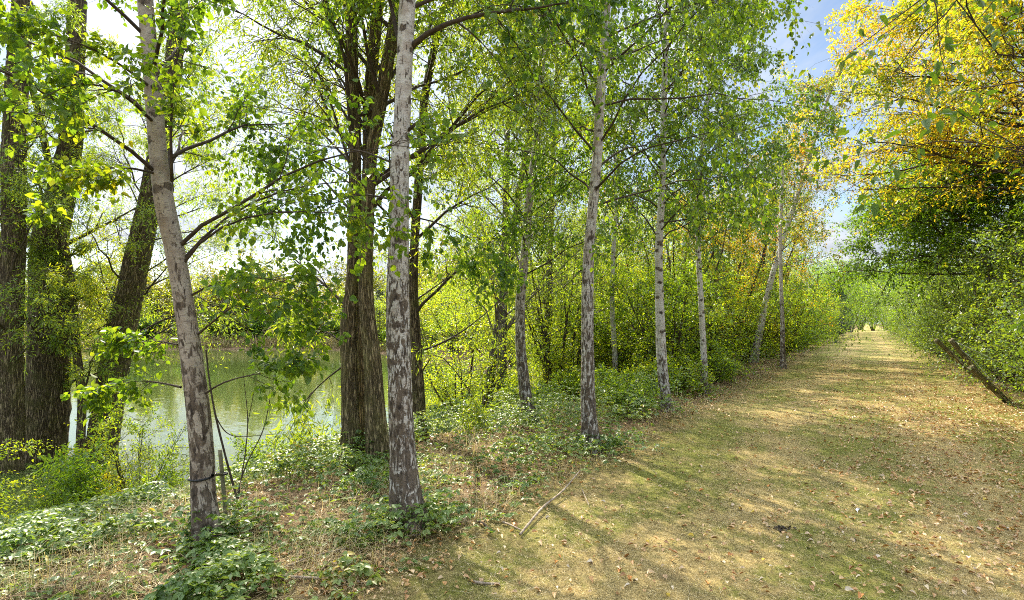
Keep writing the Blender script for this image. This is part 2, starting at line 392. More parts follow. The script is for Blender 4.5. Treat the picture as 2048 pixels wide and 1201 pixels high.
WILG = willow_mat('grey_willow_bark', (.16, .13, .10), (.34, .30, .24), (.2, .2, .1), .35)

# ------------------------------------------------------------------ ground
def axis_pts(lo, f0, f1, hi, st, g=1.09):
    mid = list(np.arange(f0, f1, st)); a, s = f0, st; L = []
    while a > lo: s *= g; a -= s; L.append(a)
    b, s = mid[-1], st; Rr = []
    while b < hi: s *= g; b += s; Rr.append(b)
    return np.array(L[::-1] + mid + Rr)
gx = axis_pts(-420, -11, 7, 400, .14); gy = axis_pts(-60, -1, 22, 520, .16, 1.07)
X, Y = np.meshgrid(gx, gy, indexing='ij'); Z = ground(X.ravel(), Y.ravel()).reshape(X.shape)
nx, ny = X.shape; ii = (np.arange(nx - 1)[:, None] * ny + np.arange(ny - 1)[None]).ravel()
GF = np.stack([ii, ii + ny, ii + ny + 1, ii + 1], -1)
def grass_col(m, p, fine):
    big = m.noise(p, .8, 4, .6, (1, .55, 1)); med = m.noise(p, 3.2, 4, .65, (1, .8, 1))
    straw = m.ramp(fine, [(.25, (.14, .105, .042)), (.5, (.325, .245, .098)), (.75, (.52, .41, .20))])
    green = m.ramp(fine, [(.25, (.07, .08, .018)), (.55, (.19, .19, .042)), (.8, (.32, .29, .085))])
    gm = m.math('ADD', m.math('MULTIPLY', big, .6), m.math('MULTIPLY', med, .4))
    sx = m.n('ShaderNodeSeparateXYZ'); m.l(p, sx.inputs[0])
    for cx in (-1.05, .75):
        q = m.math('DIVIDE', m.math('SUBTRACT', sx.outputs[0], cx), .5); gm = m.math('SUBTRACT', gm, m.math('MULTIPLY', m.math('POWER', 2.718, m.math('MULTIPLY', m.math('MULTIPLY', q, q), -1.0)), .08))
    gm = m.math('ADD', gm, m.math('MULTIPLY', m.math('SUBTRACT', m.noise(p, 14, 3, .6), .5), .22))
    col = m.mix(m.step(gm, .40, .53), straw, green)
    return m.mix(m.math('MULTIPLY', m.step(m.noise(p, 1.5, 5, .7, (1, .7, 1)), .58, .70), .55), col, (.12, .085, .05))
def ground_mat():
    m = M('dry_grass_and_soil'); g = m.n('ShaderNodeNewGeometry'); p = g.outputs['Position']
    se = m.n('ShaderNodeSeparateXYZ'); m.l(p, se.inputs[0]); x = se.outputs[0]
    fine = m.noise(p, 55, 4, .7)
    col = grass_col(m, p, fine)
    # leafy soil of the bank and the hedge foot
    soil = m.ramp(m.noise(p, 40, 5, .7), [(.25, (.045, .032, .018)), (.5, (.15, .10, .055)), (.75, (.30, .21, .11))])
    wob = m.math('ADD', x, m.math('MULTIPLY', m.math('SUBTRACT', m.noise(p, 2.2, 5, .65), .5), 2.4))
    edge = m.math('MAXIMUM', m.step(wob, -1.95, -3.1), m.step(wob, 2.2, 3.4))
    col = m.mix(edge, col, soil)
    m.bsdf(col, .95, .1, m.math('ADD', fine, m.math('MULTIPLY', m.noise(p, 9, 3), .8)), .03, .8); return m.m
gme = mesh_np('ground', np.stack([X, Y, Z], -1).reshape(-1, 3), GF, ground_mat())
tag(link('ground', gme), 'dry mown grass path and leafy bank falling to the lake', 'ground', kind='structure')

def water_mat():
    m = M('green_lake_water'); g = m.n('ShaderNodeNewGeometry'); p = g.outputs['Position']
    b = m.math('ADD', m.math('MULTIPLY', m.noise(p, 1.3, 3, .5, (1, 1.6, 1)), 1.0), m.math('MULTIPLY', m.noise(p, 6, 2, .5, (1, 1.5, 1)), .12))
    x = m.bsdf((.06, .085, .02), .04, 1.0, b, .05, .12); x.inputs['IOR'].default_value = 1.33; return m.m
wq = np.array([(-420, -60, LAKE_Z), (-6, -60, LAKE_Z), (-6, 110, LAKE_Z), (-420, 110, LAKE_Z)], float)
tag(link('lake_water', mesh_np('lake_water', wq, np.array([[0, 1, 2, 3]]), water_mat())), 'calm green lake reflecting the far trees and the sky', 'lake', kind='structure')

# ------------------------------------------------------------------ trees: builders
def px_trunk(L, D, H, lean=None, dD=None, base_down=.25):
    """L = [(px, py, width px)] foot first. Returns world points and radii up to height H above the foot."""
    pts = [W(px, py, D + (dD[i] if dD else 0)) for i, (px, py, w) in enumerate(L)]; rad = [w / 2 / FPX * (D + (dD[i] if dD else 0)) for i, (px, py, w) in enumerate(L)]
    d0 = unit(pts[0] - pts[1]); pts = [pts[0] + d0 * base_down] + pts; rad = [rad[0] * 1.05] + rad
    top = pts[-1]; d = unit(pts[-1] - pts[-2]); z0 = pts[1][2]
    rem = z0 + H - top[2]
    if rem > .3:
        if lean is not None: d = unit(d + np.array(lean))
        n = 5
        for i in range(1, n + 1):
            f = i / n
            pts.append(top + d * rem / max(d[2], .3) * f + np.array([0, 0, 0])); rad.append(rad[len(L)] * (1 - f) ** .8 + .008)
    return np.array(pts), np.array(rad)

def crown_levels(rng, P, Rd, q, foot):
    """level 1 limbs from a trunk polyline"""
    L = np.concatenate([[0], np.cumsum(np.linalg.norm(np.diff(P, axis=0), axis=1))])
    n1 = q['n1']; lo, hi = q['z0'], q['z1']
    zs = P[:, 2] - foot; ok = np.where((zs >= lo) & (zs <= hi))[0]
    f = np.sort(rng.uniform(0, 1, n1)) if q.get('even') is None else (np.arange(n1) + rng.uniform(0, 1, n1)) / n1
    idx = ok[np.clip((f * len(ok)).astype(int), 0, len(ok) - 1)]
    S = P[idx]; az = np.arange(n1) * 2.4 + rng.uniform(0, .9, n1) + q.get('az', 0)
    el = R(1) * rng.normal(q['el'], q.get('elv', 10), n1)
    Dr = np.stack([np.cos(az) * np.cos(el), np.sin(az) * np.cos(el), np.sin(el)], -1)
    if 'bias' in q: Dr = unit(Dr + np.array(q['bias']))
    frac = (zs[idx] - lo) / max(hi - lo, .1)
    shape = q.get('shape', lambda u: 1 - .55 * u)(frac)
    Ln = q['len'] * shape * rng.uniform(.75, 1.2, n1)
    P1 = grow(rng, S, Dr, Ln, 9, q.get('bend', -.2), q.get('wig', .12))
    r1 = np.minimum(Rd[idx] * .5, q.get('r1', .02) * (.4 + .6 * shape))
    return P1, r1
def taper(r, k, e=.9, end=.12): return r[:, None] * (1 - (1 - end) * np.linspace(0, 1, k)[None] ** e)

def build_tree(name, label, cat, group, trunks, q, bark, leaf, seed, limbs=(), sides=20, step=.05, rough=.05, ridge=0., flare=.75, split=True, tw=TW, flare_h=.2, stubs=()):
    """trunks: list of (pts, rad) in world space; q: crown settings; limbs: explicit polylines (pts, rad)"""
    rng = np.random.default_rng(seed)
    p0 = trunks[0][0]; foot = ground(p0[1][0], p0[1][1]); org = np.array([p0[1][0], p0[1][1], foot])
    root = thing(name, label, cat, org, group)
    Ps, P1s, R1s = [], [], []
    for i, (pts, rad) in enumerate(trunks):
        V, F, bk, P, Rd = trunk_geo(pts, rad, sides, step, flare if pts[0][2] < foot + .3 else 0, rough=rough, base=foot, seed=seed + i, ridge=ridge, flare_h=flare_h)
        link('trunk', mesh_np('trunk', V - org, F, bark, attr=bk), root)
        qq = q[i] if isinstance(q, list) else q
        if qq and qq['n1']:
            a, b = crown_levels(rng, P, Rd, qq, foot); P1s.append(a); R1s.append(b)
    for pts, rad in limbs:
        Q, qr = resample(pts, rad, .06, .2); ix = np.linspace(0, len(Q) - 1, 9); jj = np.arange(len(Q))
        P1s.append(np.stack([np.interp(ix, jj, Q[:, c]) for c in range(3)], -1)[None]); R1s.append(np.array([qr[0]]))
    for pts, rad in stubs:
        V, F, bk, _, _ = trunk_geo(pts, rad, 8, .03, 0, rough=.1, base=foot); link('branch_stub', mesh_np('branch_stub', V - org, F, tw, attr=bk), root)
    q0 = q[0] if isinstance(q, list) else q
    finish_crown(root, org, rng, np.concatenate(P1s), np.concatenate(R1s), q0, leaf, split, tw)
    return root
def finish_crown(root, org, rng, P1, r1, q, leaf, split, tw):
    if split:
        for i in range(len(P1)):
            V, F, bk = tubes(P1[i:i + 1], taper(r1[i:i + 1], 9), 7)
            link('branch', mesh_np('branch', V - org, F, tw, attr=bk), root)
        tparts = []
    else:
        V, F, bk = tubes(P1, taper(r1, 9), 5); tparts = [(V, F)]
    S, d, t, idx = kids(rng, P1, q['n2'], .2, 1, q.get('a2', .75), .25, q.get('up2', 0))
    L1 = np.linalg.norm(P1[:, -1] - P1[:, 0], axis=1)
    L2 = np.clip(L1[idx] * q.get('f2', .45) * (1.15 - .6 * t), .15, 2.2) * rng.uniform(.7, 1.25, len(idx))
    P2 = grow(rng, S, d, L2, 6, q.get('bend2', -.25), .15); r2 = np.clip(r1[idx] * .4 * (1.1 - .6 * t), .0025, .02)
    V, F, bk = tubes(P2, taper(r2, 6), 4); tparts.append((V, F))
    S, d, t, idx = kids(rng, P2, q['n3'], .15, 1, q.get('a3', .8), .3, q.get('up3', -.3))
    L3 = np.clip(L2[idx] * .5, .12, q.get('l3', .6)) * rng.uniform(.6, 1.3, len(idx))
    P3 = grow(rng, S, d, L3, 4, q.get('bend3', -.35), .12); r3 = np.clip(r2[idx] * .35, .0012, .004)
    V, F, bk = tubes(P3, taper(r3, 4), 3); tparts.append((V, F))
    V, F = join(tparts)
    link('twigs', mesh_np('twigs', V - org, F, tw, attr=np.zeros((len(V), 3))), root)
    lf = [leaves_on(rng, P3, q['nl'], q['ls'], q.get('asp', .8), q.get('hang', .8), q.get('upn', .25), tmpl=q.get('tmpl', KITE6), fk=q.get('fk', FK6))]
    if q.get('nl2'):
        lf.append(leaves_on(rng, P2, q['nl2'], q['ls'], q.get('asp', .8), q.get('hang', .8), q.get('upn', .25), t0=.3, tmpl=q.get('tmpl', KITE6), fk=q.get('fk', FK6)))
    V, F = join(lf)
    link('crown', mesh_np('crown', V - org, F, leaf, smooth=False), root)

BIR = dict(n1=34, z0=1.9, z1=9.0, el=38, len=2.6, bend=-.25, n2=8, n3=8, nl=10, ls=.045, asp=.82, hang=.9, upn=.15, f2=.42, bend2=-.45, bend3=-.6, l3=.5, r1=.016, even=1)
WIL = dict(n1=18, z0=2.2, z1=10.5, el=48, len=3.2, bend=-.15, n2=10, n3=9, nl=11, ls=.085, asp=.2, hang=.35, upn=.15, f2=.45, bend2=-.2, bend3=-.4, l3=.5, r1=.03, tmpl=LANCE, fk=FK4, even=1)
def mod(q, **k): d = dict(q); d.update(k); return d
def limb(L, r0, r1):
    pts = np.array([W(*p) for p in L]); return pts, np.linspace(r0, r1, len(pts))

# ------------------------------------------------------------------ near birches
BG = 'silver birches in a row along the grass path'
D = hit(418, 1088)
build_tree('silver_birch', 'leaning pinkish-barked birch tied to a wooden stake', 'tree', BG,
    [px_trunk([(416, 1088, 50), (408, 1000, 45), (404, 900, 43), (394, 800, 43), (381, 700, 39), (367, 600, 36), (350, 500, 37), (327, 400, 36), (315, 300, 31), (308, 200, 32), (299, 100, 28), (290, 0, 27), (284, -150, 25)], D, 9.5)],
    mod(BIR, n1=30, z0=2.1, z1=8.6, len=1.9, n2=8, n3=7, nl=7, ls=.045, bend2=-.1, bend3=-.15, up3=0, hang=.5, upn=.4, a2=.6), BIRCHP, LM['birch'], 11, sides=28, step=.03,
    limbs=[limb([(365, 530, D), (400, 480, D - .05), (470, 440, D - .1), (540, 425, D - .15), (620, 423, D - .2), (700, 428, D - .2), (770, 455, D - .25)], .011, .004),
           limb([(362, 525, D), (430, 450, D + .1), (510, 400, D + .2), (600, 372, D + .3), (700, 362, D + .35), (790, 362, D + .4)], .012, .004),
           limb([(385, 590, D), (420, 570, D - .15), (480, 552, D - .3), (560, 560, D - .4), (640, 590, D - .5)], .009, .003),
           limb([(395, 670, D), (430, 640, D - .1), (480, 600, D - .2), (560, 590, D - .3), (640, 640, D - .3)], .008, .003),
           limb([(408, 790, D), (440, 765, D - .1), (500, 750, D - .15), (560, 742, D - .2), (620, 725, D - .2)], .008, .003),
           limb([(340, 300, D), (345, 380, D - .25), (340, 250, D - .35), (350, 120, D - .4), (380, 20, D - .45)], .016, .006),
           limb([(362, 775, D), (320, 765, D + .1), (270, 760, D + .2), (200, 780, D + .2)], .009, .003),
           limb([(355, 690, D), (310, 680, D + .1), (250, 690, D + .2)], .007, .003),
           limb([(308, 180, D), (230, 120, D - .3), (150, 80, D - .5), (60, 60, D - .6)], .012, .004),
           limb([(312, 250, D), (240, 180, D - .4), (150, 160, D - .7), (80, 200, D - .9)], .012, .004),
           limb([(320, 350, D), (240, 330, D - .3), (180, 340, D - .4), (110, 380, D - .5)], .010, .003)])
D = hit(820, 1058)
B2D = D
build_tree('silver_birch', 'large upright birch with craggy black and white bark at the bank edge', 'tree', BG,
    [px_trunk([(820, 1058, 56), (812, 1000, 54), (804, 900, 51), (800, 800, 48), (797, 700, 46), (795, 600, 45), (797, 500, 41), (799, 400, 37), (801, 300, 36), (806, 200, 33), (810, 100, 31), (815, 0, 32), (822, -150, 29)], D, 10.5)],
    mod(BIR, n1=30, z0=3.9, z1=9.6, len=2.7), BIRCH, LM['birch'], 21, sides=36, step=.025, rough=.07,
    limbs=[limb([(824, 92, D), (850, 68, D - .1), (890, 48, D - .2), (950, 30, D - .3), (1020, 22, D - .4), (1090, 16, D - .5), (1170, -6, D - .55)], .024, .012),
           limb([(803, 100, D), (792, 60, D + .05), (782, 10, D + .1), (765, -60, D + .15), (720, -160, D + .2)], .022, .01),
           limb([(800, 430, D), (860, 440, D + .2), (930, 470, D + .5), (1000, 520, D + .8)], .008, .003),
           limb([(785, 400, D), (720, 385, D + .2), (640, 420, D + .4), (560, 400, D + .5)], .009, .003),
           limb([(795, 330, D), (720, 300, D + .2), (620, 290, D + .4), (520, 260, D + .4)], .010, .003)],
    stubs=[limb([(812, 265, D), (832, 248, D - .1), (851, 231, D - .2)], .017, .008), limb([(793, 286, D), (786, 274, D - .05), (780, 266, D - .07)], .014, .005)])
D = hit(1062, 848)
build_tree('silver_birch', 'slender birch curving upward behind the bramble patch', 'tree', BG,
    [px_trunk([(1063, 848, 27), (1052, 800, 25), (1041, 700, 20), (1040, 600, 19), (1046, 550, 18), (1058, 400, 16), (1071, 300, 14), (1078, 200, 13), (1086, 100, 13), (1100, 0, 13), (1112, -80, 11)], D, 10.5)],
    mod(BIR, n1=32, z0=2.2, z1=9.8, len=2.6), BIRCH, LM['birch'], 31, sides=20, step=.05)
D = hit(1182, 905)
build_tree('silver_birch', 'straight birch rising from the brambles beside the path', 'tree', BG,
    [px_trunk([(1182, 905, 34), (1176, 800, 28), (1175, 700, 26), (1175, 600, 24), (1177, 500, 21), (1187, 400, 20), (1196, 300, 19), (1200, 200, 19), (1208, 100, 16), (1215, 0, 15), (1226, -120, 13)], D, 10.5)],
    mod(BIR, n1=42, z0=2.9, z1=9.8, len=3.0, n2=8, bias=(.15, .1, 0)), BIRCH, LM['birch'], 41, sides=24, step=.04)
D = hit(1332, 822)
build_tree('silver_birch', 'white birch wrapped by green shrubs at its foot', 'tree', BG,
    [px_trunk([(1332, 822, 21), (1322, 700, 20), (1319, 600, 17), (1317, 500, 15), (1323, 400, 14), (1326, 300, 12), (1328, 200, 12), (1331, 100, 11), (1334, 0, 10)], D, 10)],
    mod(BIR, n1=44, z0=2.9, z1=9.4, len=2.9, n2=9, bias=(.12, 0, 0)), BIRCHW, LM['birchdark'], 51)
D = hit(1409, 790)
build_tree('silver_birch', 'thin white birch at the edge of the dense shrubs', 'tree', BG,
    [px_trunk([(1410, 790, 15), (1407, 700, 12), (1402, 600, 11), (1396, 500, 10), (1397, 400, 9), (1404, 300, 8), (1416, 200, 8), (1424, 120, 7)], D, 9)],
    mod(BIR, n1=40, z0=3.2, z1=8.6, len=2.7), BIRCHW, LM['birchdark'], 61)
D = hit(1508, 726)
build_tree('silver_birch', 'sparse leaning birch with thin yellowing crown beside the path', 'tree', BG,
    [px_trunk([(1506, 726, 17), (1516, 680, 15), (1530, 610, 11), (1545, 550, 11), (1566, 480, 10), (1592, 400, 9), (1622, 300, 8), (1655, 200, 6), (1690, 100, 4)], D, 11.5)],
    mod(BIR, n1=46, z0=5.0, z1=11.2, len=3.0, el=52, n2=9, n3=7, nl=7, ls=.055, tmpl=KITE4, fk=FK4), BIRCHW, LM['turning'], 71, split=False, tw=TWG)
D = hit(1566, 738)
build_tree('silver_birch', 'mottled straight birch stem in front of the leafy thicket', 'tree', BG,
    [px_trunk([(1566, 738, 10), (1565, 650, 8), (1562, 560, 7), (1560, 480, 7), (1563, 400, 6)], D, 8.5)],
    mod(BIR, n1=22, z0=3.4, z1=8, len=2.0, nl=5, tmpl=KITE4, fk=FK4), BIRCH, LM['turning'], 81, split=False)
for (px, py, w, Dd, tilt, sd) in [(1228, 610, 12, 14.5, 0, 1), (1195, 560, 9, 19, -.02, 2)]:
    p = W(px, HOR, Dd); z = ground(p[0], p[1])
    pts = np.array([[p[0] + tilt * h + .05 * math.sin(h * 1.3 + sd), p[1] + .04 * math.cos(h + sd), z + h] for h in np.linspace(-.2, 10, 9)]); rad = np.linspace(w / 2 / FPX * Dd, .012, 9)
    build_tree('silver_birch', ['pale birch stem half hidden behind the straight birch', 'distant thin birch seen through the sunny foliage'][sd - 1], 'tree', 'pale birches deeper in the thicket',
        [(pts, rad)], mod(BIR, n1=24, z0=3.5, z1=9.6, len=2.3, nl=5, tmpl=KITE4, fk=FK4), BIRCHW, LM['birch'] if sd < 3 else LM['turning'], 90 + sd, split=False)

# ------------------------------------------------------------------ near willows on the bank
WG = 'willow trees on the lake bank'
D = hit(15, 1050)
build_tree('willow_tree', 'dark furrowed willow trunk cut by the photo edge', 'tree', WG,
    [px_trunk([(14, 1055, 68), (15, 950, 54), (18, 800, 48), (20, 640, 42), (27, 480, 40), (28, 300, 40), (35, 150, 36), (45, 0, 34)], D, 11)],
    mod(WIL, n1=22, z0=3.0, z1=10.3, len=2.6, bias=(0, .12, 0)), WILD, LM['willow'], 101, sides=40, step=.03, ridge=1., rough=.06, flare=.3)
D = hit(82, 1022)
build_tree('willow_tree', 'stout willow trunk with a mossy foot and a low fork', 'tree', WG,
    [px_trunk([(80, 1025, 92), (82, 950, 78), (92, 850, 74), (98, 750, 70), (98, 640, 66), (96, 540, 60), (102, 470, 58), (125, 380, 46), (140, 300, 40), (148, 150, 34), (156, 0, 30)], D, 11)],
    mod(WIL, n1=22, z0=2.6, z1=10.3, len=2.8), WILD, LM['willow'], 111, sides=44, step=.03, ridge=1., rough=.07, flare=.35, flare_h=.25,
    limbs=[limb([(85, 520, D), (60, 480, D + .1), (20, 450, D + .2), (-60, 400, D + .4)], .06, .03),
           limb([(95, 500, D), (90, 400, D - .1), (60, 320, D - .2), (30, 260, D - .2)], .045, .02),
           limb([(110, 500, D), (170, 470, D + .4), (230, 440, D + .9), (300, 400, D + 1.5)], .06, .02)])
D = hit(152, 1018)
build_tree('willow_tree', 'thin willow stem leaning left between the two thick trunks', 'tree', WG,
    [px_trunk([(153, 1018, 18), (160, 900, 16), (165, 800, 15), (153, 700, 15), (142, 560, 14), (122, 450, 14), (102, 350, 13), (78, 230, 12), (58, 150, 10), (30, 20, 9)], D, 6.5)],
    mod(WIL, n1=9, z0=2.2, z1=6, len=1.6), WILD, LM['willow'], 121, sides=16, step=.05, flare=.2)
D = hit(190, 1003)
build_tree('willow_tree', 'dark willow trunk leaning right behind the leaning birch', 'tree', WG,
    [px_trunk([(188, 1005, 62), (198, 930, 55), (214, 830, 53), (234, 700, 53), (258, 600, 48), (278, 500, 45), (300, 400, 40), (322, 280, 36), (345, 150, 32), (360, 0, 28)], D, 11)],
    mod(WIL, n1=28, z0=3.0, z1=10.3, len=3.4, bias=(.1, .3, 0)), WILD, LM['willow'], 131, sides=40, step=.03, ridge=1., flare=.2,
    limbs=[limb([(300, 400, D), (360, 300, D + .6), (430, 220, D + 1.2), (510, 180, D + 1.8)], .025, .006),
           limb([(335, 230, D), (400, 110, D + .5), (480, 30, D + 1), (560, -20, D + 1.4)], .025, .006),
           limb([(290, 450, D), (360, 410, D + .8), (430, 380, D + 1.5), (500, 370, D + 2)], .02, .005)])
D = hit(725, 930)
build_tree('willow_tree', 'brown many-stemmed willow with stems pressed together', 'tree', WG,
    [px_trunk([(703, 935, 50), (702, 850, 36), (699, 750, 32), (697, 650, 34), (707, 550, 26), (709, 470, 25), (711, 300, 23), (707, 200, 24), (704, 100, 24), (702, 0, 23)], D, 11),
     px_trunk([(756, 925, 50), (752, 850, 42), (747, 750, 38), (743, 700, 34), (731, 600, 30), (732, 500, 29), (736, 400, 27), (742, 310, 24), (758, 220, 26), (780, 100, 26), (800, 0, 25)], D, 11, dD=[-.1] * 11),
     px_trunk([(727, 925, 40), (727, 800, 34), (725, 700, 30), (723, 600, 26), (726, 480, 24), (738, 330, 24), (737, 220, 24), (747, 100, 24), (757, 0, 22)], D + .32, 11)],
    [mod(WIL, n1=20, z0=3.0, len=3.2, bias=(-.15, .25, 0)), mod(WIL, n1=18, z0=3.2, len=3.2), mod(WIL, n1=16, z0=3.0, len=3.2)], WILB, LM['willow'], 141, sides=36, step=.03, ridge=.8, flare=.18,
    limbs=[limb([(690, 610, D), (650, 570, D + .3), (590, 520, D + .6), (520, 450, D + 1)], .02, .006),
           limb([(690, 690, D), (650, 660, D + .2), (600, 650, D + .4), (560, 630, D + .6)], .012, .004),
           limb([(700, 330, D), (660, 200, D + .4), (610, 90, D + .8), (570, 0, D + 1)], .02, .008),
           limb([(703, 250, D), (640, 150, D + .8), (560, 90, D + 1.4), (470, 60, D + 2)], .018, .005),
           limb([(705, 130, D), (620, 20, D + .8), (520, -40, D + 1.5), (420, -60, D + 2)], .018, .005),
           limb([(700, 420, D), (620, 330, D + 1), (540, 290, D + 1.6), (450, 280, D + 2)], .018, .005),
           limb([(705, 330, D), (620, 240, D + 1), (530, 190, D + 1.6), (440, 170, D + 2.2)], .018, .005),
           limb([(690, 730, D), (650, 760, D + .2), (610, 800, D + .2), (570, 880, D + .2)], .012, .003)])
D = hit(840, 880)
build_tree('willow_tree', 'slim dark willow trunk just behind the craggy birch', 'tree', WG,
    [px_trunk([(840, 882, 30), (836, 780, 26), (832, 680, 22), (826, 600, 20), (828, 500, 18), (838, 350, 18), (848, 200, 17), (872, 80, 14), (900, -30, 12)], D, 11)],
    mod(WIL, n1=22, z0=1.8, z1=10, len=3.0), WILD, LM['willow'], 151, sides=24, step=.05, ridge=.7,
    limbs=[limb([(833, 705, D), (880, 690, D + .3), (930, 660, D + .6), (980, 620, D + 1), (1040, 560, D + 1.4)], .02, .006),
           limb([(835, 760, D), (870, 700, D - .2), (910, 740, D - .3), (950, 800, D - .3), (960, 860, D - .3)], .014, .005),
           limb([(833, 600, D), (890, 560, D + .3), (960, 500, D + .6)], .015, .005)])
# pale grey willows standing at the water's edge
grp = 'pale grey willows on the shore'
for (px, Dd, H, sd, lab) in [(890, 14.5, 12, 3, 'pale forked willow right of the craggy birch'), (985, 17, 11, 5, 'pale slanting willow beyond the slender birch'), (770, 15.5, 12, 9, 'tall pale willow hidden by the craggy birch')]:
    rng = np.random.default_rng(400 + sd); p = W(px, HOR, Dd); s_ = p[1]
    x0 = max(p[0], -8.4 + .1 * sd) if p[1] < 16 else p[0]
    p = np.array([x0, s_]); z = ground(p[0], p[1])
    az = rng.uniform(0, 6.28); lean = rng.uniform(.1, .25)
    h = np.linspace(-.3, H, 9)
    pts = np.stack([p[0] + np.cos(az) * lean * np.maximum(h, 0) ** 1.1 * .6, p[1] + np.sin(az) * lean * np.maximum(h, 0) ** 1.1 * .6, z + h], -1)
    build_tree('willow_tree', lab, 'tree', grp, [(pts, np.linspace(.13, .02, 9))],
        mod(WIL, n1=38, z0=1.8, z1=H - .6, len=3.4, el=50, n2=9, n3=9, nl=8, ls=.09), WILG, LM['willow'], 410 + sd, split=False, tw=TWG, sides=14, step=.1)

# ------------------------------------------------------------------ background trees and shrubs
def build_shrub(name, label, cat, group, loc, H, Rr, leaf, seed, stems=9, ls=.055, asp=.6, n2=9, n3=7, nl=9, bark=None, tw=TW, hang=.2, upn=.5, tmpl=KITE4, fk=FK4, low=.6, spread=.5):
    rng = np.random.default_rng(seed); org = np.array([loc[0], loc[1], ground(loc[0], loc[1])])
    root = thing(name, label, cat, org, group)
    n = stems; az = np.arange(n) * 2.4 + rng.uniform(0, .8, n); tl = rng.uniform(.05, 1, n) ** .6 * spread
    S = np.stack([np.cos(az) * .15, np.sin(az) * .15, np.full(n, -.1)], -1) * rng.uniform(.3, 1.4, (n, 1)); S[:, 2] = -.1
    Dr = unit(np.stack([np.cos(az) * tl, np.sin(az) * tl, np.ones(n)], -1)); L = H * rng.uniform(.7, 1.02, n) * (1 - .25 * tl)
    P0 = grow(rng, S, Dr, L, 9, -.06, .08); r0 = .006 * H + .012 * rng.uniform(.6, 1.3, n)
    V, F, bk = tubes(P0, taper(r0, 9), 7); link('stems', mesh_np('stems', V, F, bark or tw, attr=bk), root)['kind'] = 'stuff'
    S, d, t, idx = kids(rng, P0, n2, .06, 1, 1.0, .25, .15)
    L2 = Rr * rng.uniform(.45, 1.0, len(idx)) * (1.05 - .6 * t ** 1.5)
    P2 = grow(rng, S, d, L2, 6, -.12, .15); r2 = .004 + .004 * L2
    V1, F1, _ = tubes(P2, taper(r2, 6), 4)
    S, d, t, idx = kids(rng, P2, n3, .1, 1, .8, .3, .05); L3 = np.clip(L2[idx] * .45, .15, .7) * rng.uniform(.6, 1.2, len(idx))
    P3 = grow(rng, S, d, L3, 4, -.2, .15); V2, F2, _ = tubes(P3, taper(np.full(len(P3), .0025), 4), 3)
    V, F = join([(V1, F1), (V2, F2)]); link('twigs', mesh_np('twigs', V, F, tw), root)['kind'] = 'stuff'
    V, F = leaves_on(rng, P3, nl, ls, asp, hang, upn, tmpl=tmpl, fk=fk)
    link('foliage', mesh_np('foliage', V, F, leaf, smooth=False), root)
    return root
def at(t, s): return np.array([t, s, ground(t, s)])
rg = np.random.default_rng(77)
# shrubs of the thicket left of the path, lakeside shrubs, hedge right of the path
SHG = 'green shrubs of the thicket left of the path'
def row(proto_fn, spots, labels, group, s0=(.85, 1.15)):
    protos = []
    for i, (t, s_, sc, kind) in enumerate(spots):
        lab = labels[i] if isinstance(labels, list) else labels
        if kind not in [k for k, _ in protos]:
            r = proto_fn(kind, (t, s_), lab); r.scale = (sc, sc, sc); r.rotation_euler = (0, 0, rg.uniform(0, 6.28)); protos.append((kind, r))
        else:
            src = dict(protos)[kind]
            dup(src, at(t, s_), rg.uniform(0, 6.28), (sc * rg.uniform(.92, 1.1), sc * rg.uniform(.92, 1.1), sc * rg.uniform(.9, 1.12)), lab, group)
def mk_left(kind, p, lab):
    if kind == 'a': return build_shrub('shrub', lab, 'shrub', SHG, p, 3.9, 1.6, LM['shrub'], 501, stems=13, n2=14, n3=8, nl=10, ls=.062)
    if kind == 'b': return build_shrub('shrub', lab, 'shrub', SHG, p, 4.6, 1.5, LM['lime'], 502, stems=11, n2=13, n3=8, nl=9, ls=.055)
    return build_shrub('shrub', lab, 'shrub', SHG, p, 1.5, 1.0, LM['shrub'], 503, stems=11, n2=8, n3=7, nl=8, ls=.06, spread=.9)
left = [(-4.3, 10.6, .8, 'c'), (-3.6, 9.1, .6, 'c'), (-3.8, 12.4, .95, 'c'), (-4.4, 14.2, 1.0, 'a'), (-3.5, 14.9, .8, 'c'), (-4.6, 17.0, 1.1, 'a'), (-5.5, 19.2, .95, 'a'), (-4.5, 17.2, .75, 'c'), (-5.0, 21.8, 1.0, 'b'), (-4.2, 24, 1.0, 'a'),
        (-3.8, 27, 1.05, 'b'), (-3.6, 30, 1.1, 'a'), (-3.7, 33, 1.15, 'a'), (-3.5, 36.5, 1.1, 'a'), (-3.6, 40, 1.2, 'a'), (-3.5, 44, 1.2, 'a'), (-3.8, 48.5, 1.2, 'a'), (-4.6, 53, 1.2, 'a'), (-4.4, 63, 1.3, 'a'), (-5.8, 12.2, .8, 'c'), (-6.2, 10.2, .7, 'c'), (-6.6, 15.4, 1.0, 'a'), (-5.8, 19.0, 1.15, 'a')]
row(mk_left, left, 'leafy green shrub in the thicket along the left edge of the path', SHG)
LSG = 'sunlit young trees at the lake margin'
def mk_lime(kind, p, lab):
    if kind == 'a': return build_shrub('young_tree', lab, 'tree', LSG, p, 7.0, 2.3, LM['lime'], 521, stems=9, n2=15, n3=9, nl=9, ls=.06, spread=.32)
    if kind == 'c': return build_shrub('young_tree', lab, 'tree', LSG, p, 4.2, 2.0, LM['lime'], 523, stems=9, n2=14, n3=9, nl=10, ls=.06, spread=.75)
    return build_shrub('young_tree', lab, 'tree', LSG, p, 8.0, 2.4, LM['willow'], 522, stems=8, n2=15, n3=10, nl=11, ls=.09, asp=.2, tmpl=LANCE, spread=.3)
